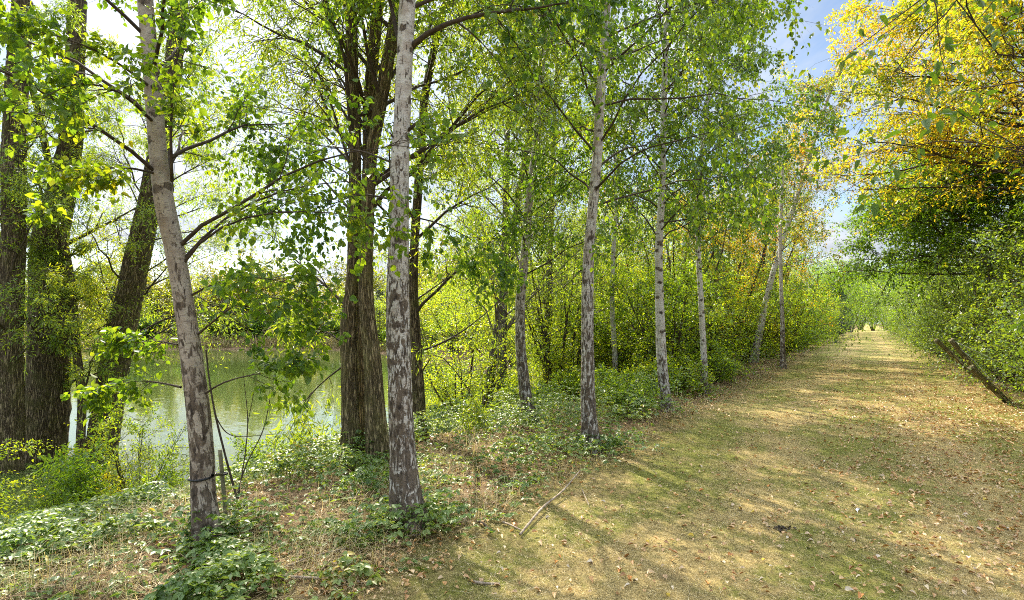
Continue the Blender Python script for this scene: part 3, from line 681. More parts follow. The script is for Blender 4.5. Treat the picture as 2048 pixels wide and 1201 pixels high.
lime = [(-8.2, 10.5, .85, 'c'), (-7.2, 13.5, .9, 'a'), (-8.6, 15.5, 1.0, 'b'), (-7.6, 18.5, 1.0, 'a'), (-9.0, 20.5, 1.1, 'b'), (-7.2, 23.5, 1.05, 'a'), (-8.5, 26.5, 1.1, 'a'), (-10.5, 24, 1.2, 'b'), (-7, 31, 1.2, 'b'), (-9, 35, 1.3, 'a'),
        (-12.5, 29, 1.2, 'a'), (-7, 40, 1.3, 'a'), (-7, 48, 1.4, 'b'), (-8.6, 12.2, .62, 'c'), (-10.9, -.2, .6, 'c'), (-10.6, 1.8, .62, 'c'), (-10.1, 4.2, .55, 'c'), (-6.3, 16.2, 1.0, 'c'), (-6.4, 20.5, 1.05, 'c'), (-6.2, 26, 1.1, 'c'), (-9.4, 17.6, 1.0, 'c'),
        (-6.8, 13.9, .75, 'c'), (-5.6, 18.3, .9, 'c'), (-5.4, 22.6, 1.0, 'c'), (-5.2, 28, 1.1, 'c'), (-5.2, 35, 1.2, 'c'), (-7.6, 15.6, .9, 'c'), (-8.2, 21.8, 1.2, 'c')]
row(mk_lime, lime, 'young tree with sunlit yellow green leaves at the lake margin', LSG)
AUG = 'turning yellow trees of the thicket'
def mk_aut(kind, p, lab): return build_shrub('autumn_tree', lab, 'tree', AUG, p, 9.0, 2.8, LM['turning'], 541, stems=9, n2=20, n3=11, nl=11, ls=.065, spread=.3)
row(mk_aut, [(-5.4, 18.2, .98, 'a'), (-5.2, 23.5, 1.12, 'a'), (-4.8, 29.5, 1.2, 'a'), (-5.0, 38, 1.3, 'a')],
    ['yellowing tree behind the thin white birch', 'orange and green tree left of the sparse leaning birch', 'yellowing tree behind the mottled birch stem', 'distant yellowing tree beyond the leaning birch'], AUG)
HG = 'shrubs of the hedge right of the path'
def mk_hedge(kind, p, lab):
    if kind == 'a': return build_shrub('hedge_shrub', lab, 'shrub', HG, p, 4.0, 1.6, LM['hedge'], 551, stems=13, n2=14, n3=8, nl=9, ls=.05)
    return build_shrub('hedge_shrub', lab, 'shrub', HG, p, 3.2, 1.6, LM['hedge'], 552, stems=13, n2=13, n3=8, nl=9, ls=.055, spread=.75)
hedge = [(2.75, 11.4, .5, 'b'), (3.2, 10.6, .8, 'b'), (3.3, 12.6, .95, 'a'), (3.1, 14.6, 1.0, 'b'), (3.0, 16.8, .95, 'b'), (3.0, 19.3, 1.05, 'a'), (4.5, 13.5, 1.3, 'a'), (4.5, 16.5, 1.4, 'a'), (4.3, 19.5, 1.4, 'a'), (4.2, 22.5, 1.4, 'b'), (4.2, 26, 1.45, 'a'), (2.9, 22, 1.05, 'b'), (2.9, 25, 1.0, 'a'), (2.8, 28, 1.05, 'b'), (2.8, 31, 1.1, 'a'), (2.8, 34.5, 1.15, 'b'), (2.8, 38, 1.2, 'a'), (2.9, 42, 1.2, 'b'), (2.9, 46, 1.3, 'a'),
         (2.9, 50, 1.3, 'b'), (2.9, 55, 1.35, 'a'), (3.0, 60, 1.35, 'b'), (3.1, 66, 1.4, 'a')]
row(mk_hedge, hedge, 'grey green hedge shrub along the right edge of the path', HG)

# yellow tree and dark oak reaching over the path from the right
def simple_trunk(t, s, H, r, lean=(0, 0), z0=-.3):
    z = ground(t, s); h = np.linspace(z0, H, 8); hp = np.maximum(h, 0)
    return np.stack([t + lean[0] * hp, s + lean[1] * hp, z + h], -1), np.linspace(r, .02, 8)
TRE = dict(n1=30, z0=1.5, z1=10, el=22, len=4.0, bend=-.05, n2=9, n3=8, nl=10, ls=.07, asp=.5, hang=.2, upn=.6, f2=.42, bend2=-.1, bend3=-.15, l3=.7, r1=.05, up3=0, tmpl=KITE4, fk=FK4, even=1)
RG = 'trees overhanging the path from the right hedge'
build_tree('autumn_tree', 'golden yellow tree spreading over the right side of the path', 'tree', RG, [simple_trunk(4.2, 19.0, 10.5, .2, (-.05, 0))],
    mod(TRE, n1=64, z0=4.6, z1=10.4, len=5.2, n2=10, n3=11, nl=14, ls=.08, l3=.5, el=24, bias=(-.25, -.15, 0), shape=lambda u: 1 - .5 * u ** 2), WILD, LM['autumn'], 601, split=False, step=.1)
build_tree('autumn_tree', 'second golden yellow tree at the right photo edge above the hedge', 'tree', RG, [simple_trunk(4.6, 13.6, 9.5, .16)],
    mod(TRE, n1=40, z0=4.4, z1=9.2, len=3.4, n2=11, n3=9, nl=11), WILD, LM['autumn'], 602, split=False, step=.1)
build_tree('oak_tree', 'dark green oak with low boughs reaching across the path', 'tree', RG, [simple_trunk(3.9, 24.0, 6.8, .2)],
    mod(TRE, n1=56, z0=2.8, z1=6.6, len=5.4, el=16, n2=12, n3=10, nl=13, ls=.10, asp=.6, bias=(-.35, -.35, 0)), WILD, LM['oak'], 603, split=False, step=.1)
# tunnel trees toward the end of the path
TG = 'trees closing over the far end of the path'
def mk_tun(kind, p, lab):
    if kind == 'a': return build_shrub('tunnel_tree', lab, 'tree', TG, p, 7.5, 3.2, LM['oak'], 611, stems=9, n2=14, n3=8, nl=8, ls=.10, spread=.4)
    return build_shrub('tunnel_tree', lab, 'tree', TG, p, 7.5, 3.0, LM['shrub'], 612, stems=9, n2=14, n3=8, nl=8, ls=.10, spread=.4)
row(mk_tun, [(-4.0, 58, 1.1, 'a'), (-3.8, 64, 1.2, 'a'), (-3.2, 71, 1.3, 'a'), (-3.2, 78, 1.4, 'b'), (-3.2, 85, 1.45, 'a'), (-3.2, 94, 1.45, 'a'), (4.2, 60, 1.1, 'a'), (3.9, 68, 1.2, 'a'), (3.7, 76, 1.3, 'b'), (3.5, 85, 1.4, 'a'), (3.3, 94, 1.4, 'a'), (-2.6, 104, 1.6, 'a'), (.6, 124, 1.5, 'b'), (3.0, 105, 1.6, 'a'), (-5, 122, 1.6, 'a'), (5, 122, 1.6, 'a'), (-1.5, 136, 1.8, 'a'), (3, 138, 1.8, 'a'), (-8, 60, 1.1, 'b'), (-8.5, 72, 1.2, 'a'), (4.8, 31, .85, 'a'), (5.2, 38, .95, 'b'), (5.2, 46, 1.0, 'a'), (5.2, 55, 1.05, 'b'), (5.2, 64, 1.1, 'a')],
    'bushy tree lining the path toward its far end', TG)
# spruce
def build_conifer(name, label, cat, group, loc, H, Rr, seed):
    rng = np.random.default_rng(seed); org = at(*loc); root = thing(name, label, cat, org, group)
    pts = np.array([(0, 0, h) for h in np.linspace(-.2, H, 6)]); V, F, bk, P, Rd = trunk_geo(pts, np.linspace(.09, .01, 6), 8, .2, .2)
    link('trunk', mesh_np('trunk', V, F, WILD, attr=bk), root)
    n = 150; f = np.sort(rng.uniform(0.03, 1, n)); az = rng.uniform(0, 6.28, n); el = rng.uniform(-.25, .15, n) + f * .5
    S = np.stack([0 * f, 0 * f, f * H], -1); Dr = np.stack([np.cos(az) * np.cos(el), np.sin(az) * np.cos(el), np.sin(el)], -1)
    P1 = grow(rng, S, Dr, Rr * (1.02 - f) ** .85 * rng.uniform(.75, 1.15, n) + .1, 6, .05, .05)
    V, F, bk = tubes(P1, taper(np.full(n, .012), 6), 4); link('branches', mesh_np('branches', V, F, TW), root)['kind'] = 'stuff'
    S, d, t, idx = kids(rng, P1, 9, .15, 1, .7, .2, -.1); P2 = grow(rng, S, d, .12 + .3 * (1 - t), 4, -.2, .05)
    V, F = leaves_on(rng, P2, 14, .09, .22, .2, .4, tmpl=KITE4, fk=FK4); link('crown', mesh_np('crown', V, F, LM['conifer'], smooth=False), root)
    return root
con = build_conifer('spruce_tree', 'dark green spruce beside the path before the tunnel', 'tree', None, (-2.2, 50), 4.8, 1.6, 621)

# far woods across the lake
FG = 'broadleaf trees across the lake'
def mk_far(kind, p, lab):
    return build_shrub('far_tree', lab, 'tree', FG, p, {'a': 9.5, 'b': 7.5}[kind], 3.4, LM['far'], {'a': 631, 'b': 632}[kind], stems=8, n2=14, n3=8, nl=7, ls=.24, asp=.7, spread=.45)
fr = np.random.default_rng(5); far = []
for i in range(24):
    px = -250 + i * 55 + fr.uniform(-20, 20); Dd = np.interp(px, [-300, 300, 700, 1000], [84, 70, 68, 46]) + fr.uniform(0, 5)
    p = W(px, HOR, Dd); far.append((p[0], p[1], fr.uniform(.85, 1.15), 'ab'[i % 2]))
for i in range(22):
    px = -400 + i * 75 + fr.uniform(-20, 20); Dd = np.interp(px, [-300, 300, 700, 1000], [100, 84, 80, 60]) + fr.uniform(0, 5)
    p = W(px, HOR, Dd); far.append((p[0], p[1], fr.uniform(1.15, 1.4), 'ab'[(i + 1) % 2]))
row(mk_far, far, 'yellow green broadleaf tree in the wood across the lake', FG)
CG = 'dark conifers on the far shore'
first = None
for i in range(12):
    px = [-120, 20, 130, 230, 300, 395, 455, 520, 575, 640, 690, 760][i]; Dd = np.interp(px, [-300, 300, 700, 1000], [82, 68, 66, 48]); p = W(px, HOR, Dd)
    if first is None: first = build_conifer('far_conifer', 'dark conifer standing low on the far shore of the lake', 'tree', CG, (p[0], p[1]), 6.0, 2.4, 641)
    else: dup(first, at(p[0], p[1]), fr.uniform(0, 6), fr.uniform(.6, 1.05))
SG = 'low shrubs on the far shore'
def mk_fs(kind, p, lab): return build_shrub('far_shrub', lab, 'shrub', SG, p, 3.0, 2.0, LM['oak'] if kind == 'a' else LM['far'], 651 + ord(kind), stems=10, n2=10, n3=7, nl=7, ls=.16, asp=.7, spread=.9)
fsh = []
for i in range(26):
    px = -300 + i * 46 + fr.uniform(-15, 15); Dd = np.interp(px, [-300, 300, 700, 800, 900, 1010], [79, 66, 64.5, 55, 43, 36]) + fr.uniform(0, 1.5); p = W(px, HOR, Dd); fsh.append((p[0], p[1], fr.uniform(.7, 1.2), 'ab'[i % 3 == 2]))
row(mk_fs, fsh, 'low dark shrub on the far shore of the lake', SG)
# right-hand shore of the lake: willows at middle distance
MG = 'willows on the right shore of the lake'
def mk_mid(kind, p, lab): return build_shrub('shore_willow', lab, 'tree', MG, p, 7.5, 2.8, LM['lime'] if kind == 'a' else LM['willow'], 661 + ord(kind), stems=9, n2=14, n3=9, nl=8, ls=.11, asp=.4, spread=.45)
mid = []
for px, Dd, sc, k in [(720, 64, 1.0, 'a'), (760, 58, .9, 'b'), (810, 55, 1.0, 'a'), (860, 47, 1.0, 'b'), (905, 43, .9, 'a'), (950, 40, 1.0, 'a'), (985, 38, .95, 'b'), (1030, 34, 1.0, 'a'), (1080, 31, .95, 'b'), (1120, 28, .95, 'a'), (1000, 46, 1.2, 'a'), (1170, 34, 1.1, 'b'), (1230, 36, 1.1, 'a'), (1300, 36, 1.1, 'b')]:
    p = W(px, HOR, Dd); mid.append((p[0], p[1], sc, k))
row(mk_mid, mid, 'bright willow on the right shore of the lake', MG)

# overhanging branch tree right of the camera
pts, rad = simple_trunk(3.9, 3.2, 6.5, .09, (-.04, .02))
D0 = 2.7
build_tree('blackthorn_tree', 'dark crooked branches with oval leaves hanging in from the top right corner', 'tree', None, [(pts, rad)],
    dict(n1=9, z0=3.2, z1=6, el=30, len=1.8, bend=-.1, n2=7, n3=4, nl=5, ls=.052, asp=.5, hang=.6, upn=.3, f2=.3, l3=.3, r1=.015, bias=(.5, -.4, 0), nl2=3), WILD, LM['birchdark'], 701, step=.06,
    limbs=[(np.array([pts[3] + [0, 0, .2], W(2230, 140, 3.0), W(2100, 118, D0), W(1990, 130, D0), W(1980, 118, D0), W(1992, 70, D0), W(1965, 48, D0), W(1907, 30, D0), W(1890, -30, D0)]), np.linspace(.018, .007, 9)),
           (np.array([pts[4], W(2150, -120, 3.0), W(1960, -70, D0), W(1910, 2, D0), W(1870, 55, D0), W(1830, 108, D0)]), np.linspace(.016, .003, 6)),
           (np.array([pts[4], W(2150, -180, 3.0), W(1930, -90, D0), W(1857, 0, D0), W(1820, 42, D0), W(1780, 78, D0), W(1700, 106, D0)]), np.linspace(.016, .002, 7)),
           (np.array([pts[2] + [0, 0, .2], W(2250, 330, 2.4), W(2120, 320, 2.2), W(2030, 305, 2.1), W(1990, 290, 2.1), W(1900, 275, 2.1)]), np.linspace(.014, .003, 6))])

# ------------------------------------------------------------------ ground cover
def scatter(rng, n, D0, D1, pmin=-120, pmax=2170, pw=1.0):
    u = rng.uniform(0, 1, n) ** pw; D = D0 * (D1 / D0) ** u; px = rng.uniform(pmin, pmax, n); X = (px - 1024) / FPX * D
    return X * CY - D * SY, X * SY + D * CY, D
gr = np.random.default_rng(9)
def blade_mat(name, colf, tr=.3):
    m = M(name); g = m.n('ShaderNodeNewGeometry'); c = colf(m, g)
    x = m.n('ShaderNodeBsdfPrincipled'); m.l(c, x.inputs['Base Color']); x.inputs['Roughness'].default_value = .6; x.inputs['Specular IOR Level'].default_value = .25
    t = m.n('ShaderNodeBsdfTranslucent'); m.l(m.mix(1.0, c, (1.4, 1.4, .9), 'MULTIPLY'), t.inputs[0]); ms = m.n('ShaderNodeMixShader'); ms.inputs[0].default_value = tr
    m.l(x.outputs[0], ms.inputs[1]); m.l(t.outputs[0], ms.inputs[2]); m.l(ms.outputs[0], m.out.inputs[0]); return m.m
def blades(x, y, z, hgt, wid, lean, rng, curve=.4):
    n = len(x); az = rng.uniform(0, 2 * np.pi, n); le = lean
    d = np.stack([np.cos(az) * np.sin(le), np.sin(az) * np.sin(le), np.cos(le)], -1); sd = np.stack([-np.sin(az), np.cos(az), 0 * az], -1)
    b = np.stack([x, y, z], -1); mid = b + d * hgt[:, None] * .55; tip = b + d * hgt[:, None] + np.stack([np.cos(az), np.sin(az), -.5 + 0 * az], -1) * (hgt * curve)[:, None] * .5
    V = np.stack([b - sd * wid[:, None] * .5, b + sd * wid[:, None] * .5, mid + sd * wid[:, None] * .4, tip, mid - sd * wid[:, None] * .4], 1).reshape(-1, 3)
    i = np.arange(n)[:, None] * 5
    return V, [i + np.array([[0, 1, 2, 4]]), i + np.array([[4, 2, 3]])]
# short mown grass
x, y, D = scatter(gr, 330000, 2.7, 26); keep = (x > -2.7 + (n2(x, y, 1.3, 21) - .5) * 1.4) & (x < 2.9 + (n2(x, y, 1.3, 22) - .5) * 1.2)
dens = n2(x, y, 1.1, 23) * .6 + n2(x, y, 5, 24) * .5; keep &= gr.uniform(0, 1, len(x)) < .25 + dens
x, y, D = x[keep], y[keep], D[keep]; z = ground(x, y)
hg = gr.uniform(.012, .036, len(x)) * (1 + .02 * D); wd = np.maximum(.0022, .0007 * D) * gr.uniform(.7, 1.3, len(x))
V, F = blades(x, y, z - .004, hg, wd, np.clip(gr.normal(.95, .35, len(x)), 0, 1.5), gr)
tag(link('path_grass', mesh_np('path_grass', V, F, blade_mat('mown_grass_blade', lambda m, g: grass_col(m, g.outputs['Position'], m.math('ADD', m.math('MULTIPLY', g.outputs['Random Per Island'], .7), .15))), smooth=False)), 'short dry mown grass growing over the path', 'grass', kind='stuff')
x, y, D = scatter(gr, 90000, 2.7, 16); k = (x > -2.9) & (x < 3.2) & (gr.uniform(0, 1, len(x)) < .25 + n2(x, y, 2.3, 27)); x, y, D = x[k], y[k], D[k]
V, F = blades(x, y, ground(x, y) + gr.uniform(.004, .02, len(x)), gr.uniform(.02, .09, len(x)), np.maximum(.0016, .0005 * D), gr.uniform(1.35, 1.62, len(x)), gr, .1)
tag(link('path_thatch', mesh_np('path_thatch', V, F, blade_mat('dead_grass_thatch', lambda m, g: m.ramp(g.outputs['Random Per Island'], [(0, (.10, .07, .035)), (.35, (.28, .21, .10)), (.7, (.50, .41, .23)), (1, (.68, .60, .42))])), smooth=False)), 'loose dead grass stems lying on the path', 'grass', kind='stuff')
# long dry grass on the bank and at the hedge foot
x, y, D = scatter(gr, 120000, 3.0, 40); tt = x
keep = (((tt < -2.5) & (tt > -9.5)) | ((tt > 2.5) & (tt < 4.5))) & (sdf_lake(x, y) > .2); cl = n2(x, y, 1.6, 31) * .6 + n2(x, y, 6, 32) * .5; keep &= gr.uniform(0, 1, len(x)) < np.clip((cl - .35) * 2.6, 0.04, 1)
x, y, D = x[keep], y[keep], D[keep]; z = ground(x, y)
hg = gr.uniform(.08, .34, len(x)); wd = np.maximum(.0028, .0007 * D)
V, F = blades(x, y, z - .01, hg, wd, np.clip(gr.normal(.75, .4, len(x)), 0, 1.5), gr, .9)
tag(link('dry_grass', mesh_np('dry_grass', V, F, blade_mat('long_dry_grass', lambda m, g: m.ramp(g.outputs['Random Per Island'], [(0, (.10, .13, .025)), (.25, (.24, .21, .07)), (.55, (.46, .36, .18)), (1, (.62, .52, .32))])), smooth=False)), 'long straw coloured grass tangled on the bank', 'grass', kind='stuff')
# brambles
x, y, D = scatter(gr, 150000, 2.9, 34); d = sdf_lake(x, y)
m1 = n2(x, y, .75, 41) * .65 + n2(x, y, 2.6, 42) * .45; near = np.clip((x + 2.35) / -.9, 0, 1)
keep = (x < -2.4 + (n2(x, y, 2, 43) - .5) * .8) & (d > .15) & (gr.uniform(0, 1, len(x)) < np.clip((m1 - .38) * 2.6 + .25 * (D > 6), 0.08, .85) * near)
x, y, D, m1, near = x[keep], y[keep], D[keep], m1[keep], near[keep]
for fx, fy, nn, sg in [(820, 1060, 420, .2), (440, 1085, 260, .2), (1195, 905, 420, .3), (1065, 850, 300, .35), (150, 1015, 500, .5), (40, 1040, 500, .5), (730, 935, 300, .35)]:
    p_ = W(fx, fy, hit(fx, fy)); a_ = p_[0] + gr.normal(0, sg, nn); b_ = p_[1] + gr.normal(0, sg, nn); x = np.concatenate([x, a_]); y = np.concatenate([y, b_]); D = np.concatenate([D, np.full(nn, 5.)])
    m1 = np.concatenate([m1, np.full(nn, .42) + gr.uniform(.08, .34, nn)]); near = np.concatenate([near, np.ones(nn)])
hgt = np.clip((m1 - .42) * 1.0, .05, .26) * (.35 + .65 * near) * (1 + 1.5 * np.clip((D - 5) / 3, 0, 1) * np.clip((x + 6.5) / 1.5, 0, 1)) * (1 - .6 * np.clip((-6.3 - x) / 1.5, 0, 1)); z = ground(x, y) + hgt * gr.uniform(.12, 1, len(x)) ** .6
sz = gr.uniform(.028, .062, len(x)) * (1 + .012 * D)
az = gr.uniform(0, 6.28, len(x)); ax = np.stack([np.cos(az), np.sin(az), gr.normal(-.2, .35, len(x))], -1); nr = np.stack([gr.normal(0, .45, len(x)), gr.normal(0, .45, len(x)), np.ones(len(x))], -1)
b = np.stack([x, y, z], -1); Vs = [leaf_geo(b, ax, nr, sz, .74)]
for sg in (1, -1):
    a2 = az + sg * 1.25; Vs.append(leaf_geo(b, np.stack([np.cos(a2), np.sin(a2), ax[:, 2]], -1), nr, sz * .85, .72))
V, F = join(Vs)
tag(link('bramble_undergrowth', mesh_np('bramble_undergrowth', V, F, LM['bramble'], smooth=False)), 'low tangle of bramble leaves covering the bank', 'undergrowth', kind='stuff')
n = 1500; x, y, D = scatter(gr, 6000, 3.0, 22); k = (x < -2.45) & (sdf_lake(x, y) > .2); x, y = x[k][:n], y[k][:n]; n = len(x)
S = np.stack([x, y, ground(x, y)], -1); a = gr.uniform(0, 6.28, n); el = gr.uniform(.15, 1.2, n); Dr = np.stack([np.cos(a) * np.cos(el), np.sin(a) * np.cos(el), np.sin(el)], -1)
P = grow(gr, S, Dr, gr.uniform(.2, .75, n), 7, -.75, .1); V, F, _ = tubes(P, taper(np.full(n, .0028), 7), 4)
tag(link('bramble_stems', mesh_np('bramble_stems', V, F, twig_mat('dry_bramble_stem', (.10, .06, .035), (.34, .25, .15)))), 'dry arching bramble stems on the bank', 'undergrowth', kind='stuff')
# leaf litter
def litter(x, y, D, rng, grow_=.0):
    n = len(x); s = rng.uniform(.018, .045, n) * (1 + .03 * D); az = rng.uniform(0, 6.28, n)
    ax = np.stack([np.cos(az), np.sin(az), rng.normal(0, .2, n)], -1); nr = np.stack([rng.normal(0, .35, n), rng.normal(0, .35, n), np.ones(n)], -1)
    return leaf_geo(np.stack([x, y, ground(x, y) + .012 + rng.uniform(0, .02, n)], -1), ax, nr, s, .68, KITE6 * np.array([1, 1, 2.0]))
x, y, D = scatter(gr, 110000, 3.2, 48); w = .035 + .7 * np.exp(-((x - 1.2) / 1.5) ** 2) * np.exp(-((y - 13) / 7) ** 2) + .14 * ((x < -2.3) & (x > -3.6)) + .45 * ((x > 1.9) & (x < 4)) + .12 * (D > 9) + .05 * (x < -2.5)
k = (x < 4.2) & (x > -9) & (sdf_lake(x, y) > .3) & (gr.uniform(0, 1, len(x)) < w * (.5 + n2(x, y, 1.5, 51))); V, F = litter(x[k], y[k], D[k], gr)
tag(link('leaf_litter', mesh_np('leaf_litter', V, F, LM['litter'], smooth=False)), 'orange and tan fallen leaves littering the path and its edges', 'leaf litter', kind='stuff')
# the largest fallen leaves, one by one
def flat_mat(name, c): 
    m = M(name); g = m.n('ShaderNodeNewGeometry'); cc = m.ramp(m.noise(g.outputs['Position'], 60, 3), [(.3, tuple(v * .65 for v in c)), (.7, c)]); m.bsdf(cc, .55, .35); return m.m
FLG = 'large fallen leaves on the path'
protos = []
for nm, c, lab in [('tan', (.50, .33, .18), 'pale tan fallen leaf lying curled on the grass path'), ('pale', (.60, .50, .36), 'bleached cream fallen leaf lying on the grass path'), ('orange', (.52, .22, .05), 'orange brown fallen leaf lying on the grass path'), ('yellow', (.60, .42, .04), 'yellow fallen leaf lying on the grass path')]:
    t_ = KITE6 * np.array([1, 1, 1.0]); t_ = np.concatenate([t_[:3], t_[3:]]); V, F = leaf_geo(np.zeros((1, 3)), np.array([[1., 0, 0]]), np.array([[0, 0, 1.]]), np.array([.055]), .66, KITE6 * np.array([1, 1, 2.2]), FK6)
    V[:, 2] += .004; me = mesh_np('fallen_leaf', V, F, flat_mat(nm + '_fallen_leaf', c), smooth=False); protos.append((me, lab))
x, y, D = scatter(gr, 1500, 3.2, 10, 950, 2040); k = (x > -2.2) & (x < 2.4); x, y, D = x[k][:230], y[k][:230], D[k][:230]
for i in range(len(x)):
    me, lab = protos[[0, 0, 1, 2, 1, 0, 3, 2, 1, 0][i % 10]]; o = link('fallen_leaf', me, None, (x[i], y[i], ground(x[i], y[i]) + .014)); s_ = gr.uniform(.45, 1.0)
    o.rotation_euler = (gr.normal(0, .25), gr.normal(0, .25), gr.uniform(0, 6.28)); o.scale = (s_, s_, s_); tag(o, lab, 'leaf', FLG)

# ------------------------------------------------------------------ small things
def stick(name, label, cat, L, r0, r1, mat, group=None, side=()):
    pts = [np.array(p, float) for p in L]; V, F, bk, P, Rd = trunk_geo(pts, np.linspace(r0, r1, len(pts)), 9, .03, 0, rough=.12, rs=20)
    # close the ends
    k = len(V) // 9; F4 = [F, np.array([list(range(8, -1, -1))]), np.array([[(k - 1) * 9 + j for j in range(9)]])]
    o = link(name, mesh_np(name, V - P[0], F4, mat, attr=bk), None, P[0]); return tag(o, label, cat, group)
def G(px, py, up=.02): D = hit(px, py); p = W(px, py, D); p[2] = ground(p[0], p[1]) + up; return p
DEAD = twig_mat('weathered_dead_wood', (.16, .12, .085), (.40, .33, .25)); STG = 'dead sticks lying on the ground'
stick('fallen_stick', 'long pale stick lying from the path edge into the brambles', 'stick', [G(1040, 1075), G(1085, 1025, .04), G(1125, 995, .05), G(1160, 966, .12)], .011, .006, DEAD, STG)
stick('fallen_stick', 'short stick beside the long pale stick at the path edge', 'stick', [G(1005, 1052), G(1020, 1058, .03), G(1042, 1068)], .009, .006, DEAD, STG)
stick('fallen_stick', 'grey stick lying below the craggy birch near the photo bottom', 'stick', [G(540, 1163), G(600, 1168, .04), G(660, 1172, .03), G(720, 1172)], .010, .006, DEAD, STG)
stick('fallen_stick', 'short broken stick on the bare ground right of the birch foot', 'stick', [G(945, 1170, .012), G(970, 1174, .014), G(1000, 1176, .012)], .010, .008, DEAD, STG)
stick('fallen_stick', 'thin stick pointing into the brambles at the lower left', 'stick', [G(560, 1150), G(620, 1132, .06), G(690, 1122, .08)], .006, .003, DEAD, STG)
stick('fallen_stick', 'forked twig on the grass below the straight birch', 'stick', [G(1165, 985), G(1172, 1003, .02), G(1178, 1016, .02)], .006, .003, DEAD, STG)
stick('fallen_stick', 'dark stick among the leaves right of the craggy birch', 'stick', [G(955, 1048), G(968, 1056, .03), G(978, 1064)], .011, .009, TW, STG)
D = hit(15, 1050) - .35
stick('cut_log', 'pale cut log end sticking in from the left edge in front of the willow', 'log', [W(-60, 1030, D), W(20, 1010, D), W(60, 1000, D), W(90, 995, D)], .022, .018, twig_mat('barkless_log', (.30, .19, .10), (.55, .40, .25)))
# stake and strap of the leaning birch
D = hit(450, 1050) + .0
WOODG = twig_mat('green_weathered_wood', (.10, .10, .06), (.24, .22, .14))
st = thing('tree_stake', 'grey green wooden stake supporting the leaning birch', 'stake', G(449, 1055, 0))
b0 = W(455, 1070, D); t0 = W(440, 900, D); V, F, bk, P, Rd = trunk_geo([b0, (b0 + t0) / 2, t0], [.016, .016, .015], 12, .05, 0, rough=.04); k = len(V) // 12
o = link('post', mesh_np('post', V - np.array(st.location), [F, np.array([[(k - 1) * 12 + j for j in range(12)]])], WOODG, attr=bk), st)
mb = M('black_rubber_strap'); mb.bsdf((.012, .013, .014), .5, .4)
DB = hit(418, 1088); c = W(405, 953, DB); rr = 44 / 2 / FPX * DB + .006; th = np.linspace(0, 2 * np.pi, 25)
pS = W(446, 948, D)
ring = np.stack([c[0] + rr * np.cos(th), c[1] + rr * np.sin(th), c[2] + 0 * th + .01 * np.sin(th)], -1)
V1, F1, _ = tubes(ring[None], np.full((1, 25), .008), 8); lp = np.stack([pS[0] + .03 * np.cos(th), pS[1] + .03 * np.sin(th), pS[2] + 0 * th], -1); V2, F2, _ = tubes(lp[None], np.full((1, 25), .008), 8)
br = np.linspace(W(425, 951, DB - .06), pS + (W(425, 951, DB - .06) - pS) * .15, 6); V3, F3, _ = tubes(br[None], np.full((1, 6), .011), 8)
V, F = join([(V1, F1), (V2, F2), (V3, F3)])
tag(link('tree_tie', mesh_np('tree_tie', V - c, F, mb.m), None, c), 'black strap tying the leaning birch to its stake', 'strap')
D = hit(470, 1010); dead = thing('dead_sapling', 'bare brown broken stems leaning behind the staked birch', 'sapling', G(470, 1005, 0)); dl = np.array(dead.location)
for Ls, r0, r1 in [([(478, 1010, D), (455, 930, D), (430, 830, D), (418, 760, D + .1), (412, 700, D + .1)], .012, .006), ([(470, 1005, D), (490, 930, D + .2), (530, 860, D + .3), (540, 790, D + .3), (548, 770, D + .3)], .008, .002), ([(475, 1005, D), (492, 900, D + .2), (497, 840, D + .25), (490, 780, D + .3), (486, 745, D + .3)], .007, .002),
                   ([(495, 850, D + .25), (505, 800, D + .3), (514, 752, D + .3)], .004, .0015), ([(430, 830, D), (455, 880, D + .1), (500, 872, D + .2), (560, 868, D + .3)], .006, .002)]:
    pp, rd_ = limb(Ls, r0, r1); V, F, bk, _, _ = trunk_geo(pp, rd_, 7, .04, 0, rough=.1); link('stem', mesh_np('stem', V - dl, F, TW, attr=bk), dead)
# leaning fence posts and wire on the right
POSTM = willow_mat('mossy_fence_post', (.17, .145, .085), (.42, .36, .23), (.27, .27, .08), .75); FPG = 'leaning wooden fence posts by the hedge'
def post(label, b, t, Dd, w, dD=0.):
    b = W(b[0], b[1], Dd); t = W(t[0], t[1], Dd - dD); r = w / 2 / FPX * Dd
    base = b + (b - t) * .35; V, F, bk, P, Rd = trunk_geo([base, (base + t) / 2, t], [r, r, r * .97], 16, .05, 0, rough=.05); k = len(V) // 16
    rt = thing('fence_post', label, 'fence post', b, FPG); link('shaft', mesh_np('shaft', V - b, [F, np.array([[(k - 1) * 16 + j for j in range(16)]])], POSTM, attr=bk), rt); return b, t
_, ta = post('thick mossy fence post leaning low over the path, lowest of the posts', (2012, 802), (1941, 734), 10.9, 11.5)
_, tb = post('mossy fence post leaning behind the lowest one, top highest', (1960, 752), (1902, 680), 11.4, 10)
_, tcx = post('dark leaning fence post farthest from the camera', (1930, 734), (1872, 680), 12.4, 9)
mw = M('grey_fence_wire'); xx = mw.bsdf((.45, .45, .46), .4, .5); xx.inputs['Metallic'].default_value = .8
for i, L in enumerate([[tb, W(1960, 706, 11.0), W(2005, 728, 10.7), W(2080, 750, 10.2)], [W(1915, 694, 11.4), W(1950, 722, 11.1), W(1985, 765, 10.8), W(2060, 790, 10.3)]]):
    Q, q = resample(L, np.full(len(L), .004), .1); V, F, _ = tubes(Q[None], q[None], 6); tag(link('fence_wire', mesh_np('fence_wire', V - Q[0], F, mw.m), None, Q[0]), ['slack wire running from the highest leaning post into the hedge', 'slack wire hanging under the leaning posts'][i], 'wire', 'fence wires')
